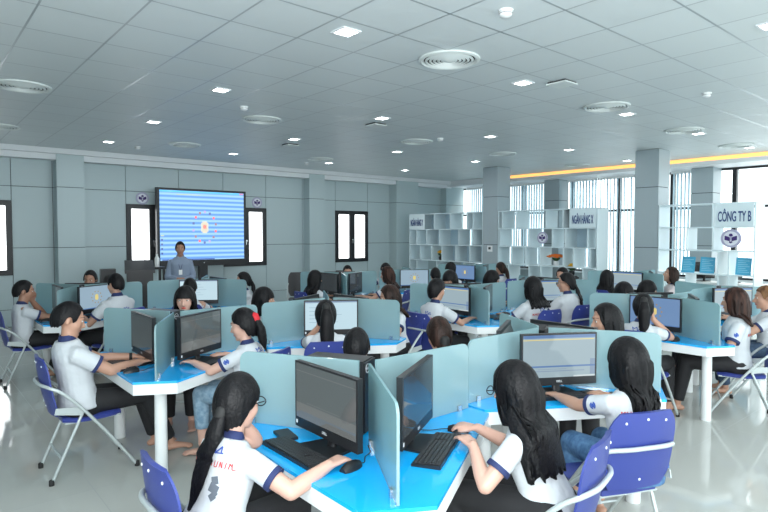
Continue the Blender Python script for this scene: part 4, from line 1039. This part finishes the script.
# a student seated apart, behind the auburn haired girl
build_person(7.57, 8.89, 200, 'dark haired head behind the girl with long auburn hair', lean=4, hair='bob', hl=.14, vox=.015)
chair((7.57, 8.89, 0), R(200), 'blue folding chair standing apart behind the girl with long auburn hair')
# the standing man
build_person(3.93, 10.45, 250, 'standing man in a pale blue shirt speaking before the wall screen', stand=True, lean=1, hp=3, hair='short', male=True, s=1.02, skin='skin_dark', shirt='shirt_blue', sleeve=1.2, rh=(.20, -.05, .98), lh=(.20, .05, .97), vox=.010)
bake()
finish_people()
# lanyard card of the standing man is part of his clothes
lp = [o for o in C.objects if o.get('label', '').startswith('standing man')][0]
b = bmesh.new(); tube(b, curve_pts([(.03, -.075, 1.335), (.135, -.03, 1.24), (.150, 0, 1.14), (.135, .03, 1.24), (.03, .075, 1.335)], 5), .004, 6); fin('lanyard', b, M['navy'], lp, True)
b = bmesh.new(); box(b, .150, .154, -.03, .03, 1.05, 1.14); fin('name_card', b, M['white'], lp)
b = bmesh.new(); n = 24
loft(b, [[V((.137 * math.sin(2 * PI * j / n), .192 * math.cos(2 * PI * j / n), z)) for j in range(n)] for z in (.845, .885)]); fin('belt', b, M['black'], lp, True, angle=40)
for q in (-1, 1):
    b = bmesh.new(); tube(b, [(-.06, .11 * q, .045), (.03, .115 * q, .05), (.16, .125 * q, .035)], [.046, .05, .038], 12, flat=.85); fin('shoe', b, M['black'], lp, True)

# ------------------------------------------------------------------ loose things
b = bmesh.new(); box(b, -.075, .075, -.04, .04, 0, .014); o = fin('phone_case', b, M['black_plastic'], bev=.006); o.location = (1.50, 2.565, .7505); o.rotation_euler = (0, 0, R(80)); tag(o, 'flat black phone case lying left of the near keyboard', 'phone')
b = bmesh.new(); box(b, -.075, .075, -.036, .036, -.004, .004); o = fin('mobile_phone', b, M['black_plastic'], bev=.003)
pm = [q for q in C.objects if q.get('label', '').startswith('person with copper')][0]
o.location = pm.matrix_basis @ V((.47, .0, .885)); o.rotation_euler = (R(12), R(-25), pm.rotation_euler.z); tag(o, 'dark mobile phone held by the person at the right edge', 'phone')
r = thing('lectern', 'black lectern by the left window of the wall screen', 'lectern', (3.36, 10.95, 0), R(-105))
b = bmesh.new(); box(b, -.22, .22, -.22, .22, 0, 1.08); fin('body', b, M['black_plastic'], r, bev=.01)
b = bmesh.new(); loft(b, [[V((x, y, z)) for x, z in ((-.26, 1.08), (.26, 1.08), (.26, 1.14), (-.26, 1.30))] for y in (-.25, .25)]); fin('sloped_top', b, M['black_plastic'], r, bev=.008)
b = bmesh.new(); tube(b, curve_pts([(-.2, .1, 1.26), (-.19, .1, 1.38), (-.09, .08, 1.45)], 5), .007, 8); ell(b, (-.08, .08, 1.455), (.025, .016, .016), None, 10, 7); fin('microphone', b, M['black_plastic'], r, True)
r = thing('side_table', 'low black table beside the lectern under the wall screen', 'table', (3.95, 11.9, 0), 0)
b = bmesh.new(); box(b, -.17, .17, -.15, .15, 1.08, 1.12); fin('top', b, M['black_plastic'], r, bev=.004)
for sx in (-1, 1):
    for sy in (-1, 1): b = bmesh.new(); box(b, .14 * sx - .02, .14 * sx + .02, .12 * sy - .02, .12 * sy + .02, 0, 1.08); fin('leg', b, M['black_plastic'], r)
r = thing('water_bottle', 'white bottle standing left of the speaking man', 'bottle', (3.98, 11.85, 1.1205), 0)
b = bmesh.new(); lathe(b, [(0, 0), (.045, 0), (.047, .17), (.022, .22), (0, .22)], 20); fin('body', b, M['white'], r, True, angle=40)
b = bmesh.new(); lathe(b, [(0, .22), (.02, .22), (.02, .26), (0, .26)], 16); fin('cap', b, M['white'], r, True, angle=40)
r = thing('loudspeaker', 'small black loudspeaker on a stand before the left back wall', 'speaker', (2.98, 11.6, 0), R(-100))
b = bmesh.new(); box(b, -.12, .12, -.13, .13, .82, 1.13); fin('cabinet', b, M['black_plastic'], r, bev=.01)
b = bmesh.new(); lathe(b, [(0, 0), (.08, 0), (.085, .006), (0, .008)], 24, T(.12, 0, .93) @ Matrix.Rotation(R(90), 4, 'Y')); fin('cone', b, M['rubber'], r)
b = bmesh.new(); tube(b, [(0, 0, .03), (0, 0, .82)], .02, 12); fin('pole', b, M['black_plastic'], r, True)
for k in range(3): a = k * 2.094; b = bmesh.new(); tube(b, [(0, 0, .35), (.28 * math.cos(a), .28 * math.sin(a), .012)], .011, 8); fin('leg', b, M['black_plastic'], r, True)
for x, y, rz, lb in ((6.03, 9.74, -118, 'black chair with empty backrest standing near the back wall behind the wavy haired girl'), (7.05, 9.65, -125, 'black chair just below the double window')):
    chair((x, y, 0), R(rz), lb, True).scale = (1, 1, 1.13)
# counter with idle monitors behind the right shelf
r = thing('counter', 'white counter behind the right see-through shelf', 'counter', (12.6, 4.5, 0), 0)
b = bmesh.new(); box(b, -.25, .25, -1.0, 1.0, .78, .82); fin('top', b, M['white'], r, bev=.004)
for y in (-.98, .98): b = bmesh.new(); box(b, -.24, .24, y - .015, y + .015, 0, .78); fin('side_panel', b, M['white'], r)
monitor('dim', (12.6, 4.20, .8205), R(72), 'idle black monitor on the counter under the blue sheet')
monitor('dim', (12.6, 4.75, .8205), R(60), 'idle black monitor on the counter left of the shelf dividers')

# ------------------------------------------------------------------ light
w = bpy.data.worlds.new('daylight'); SC.world = w; w.use_nodes = True
bg = w.node_tree.nodes['Background']; bg.inputs['Color'].default_value = (.84, .95, .98, 1); bg.inputs['Strength'].default_value = 2.1
sun = bpy.data.lights.new('sun', 'SUN'); sun.energy = 2.2; sun.angle = R(3); sun.color = (1, .95, .85); so = bpy.data.objects.new('sun', sun); C.objects.link(so)
so.rotation_euler = (R(0), R(58), R(-14))
for (x, y), lb in dl:
    l = bpy.data.lights.new('downlight_lamp', 'AREA'); l.energy = 5; l.size = .2; l.color = (.93, .98, 1); lo = bpy.data.objects.new('downlight_lamp', l); C.objects.link(lo); lo.location = (x, y, H - .02)
fl = bpy.data.lights.new('bounce_flash', 'AREA'); fl.energy = 150; fl.size = .3; fl.color = (.97, .98, 1); fo = bpy.data.objects.new('bounce_flash', fl); C.objects.link(fo)
fo.location = (-.2, -.25, 1.95); fo.rotation_euler = V((.42, .50, .78)).to_track_quat('-Z', 'Y').to_euler()
SC.view_settings.view_transform = 'Standard'; SC.view_settings.look = 'None'; SC.view_settings.gamma = 1; SC.view_settings.exposure = .72
SC.view_settings.use_curve_mapping = False
SC.cycles.max_bounces = 6; SC.cycles.diffuse_bounces = 3; SC.cycles.glossy_bounces = 3; SC.cycles.transmission_bounces = 4; SC.cycles.transparent_max_bounces = 10
SC.cycles.caustics_reflective = False; SC.cycles.caustics_refractive = False; SC.cycles.sample_clamp_indirect = 5
SC.cycles.use_denoising = True
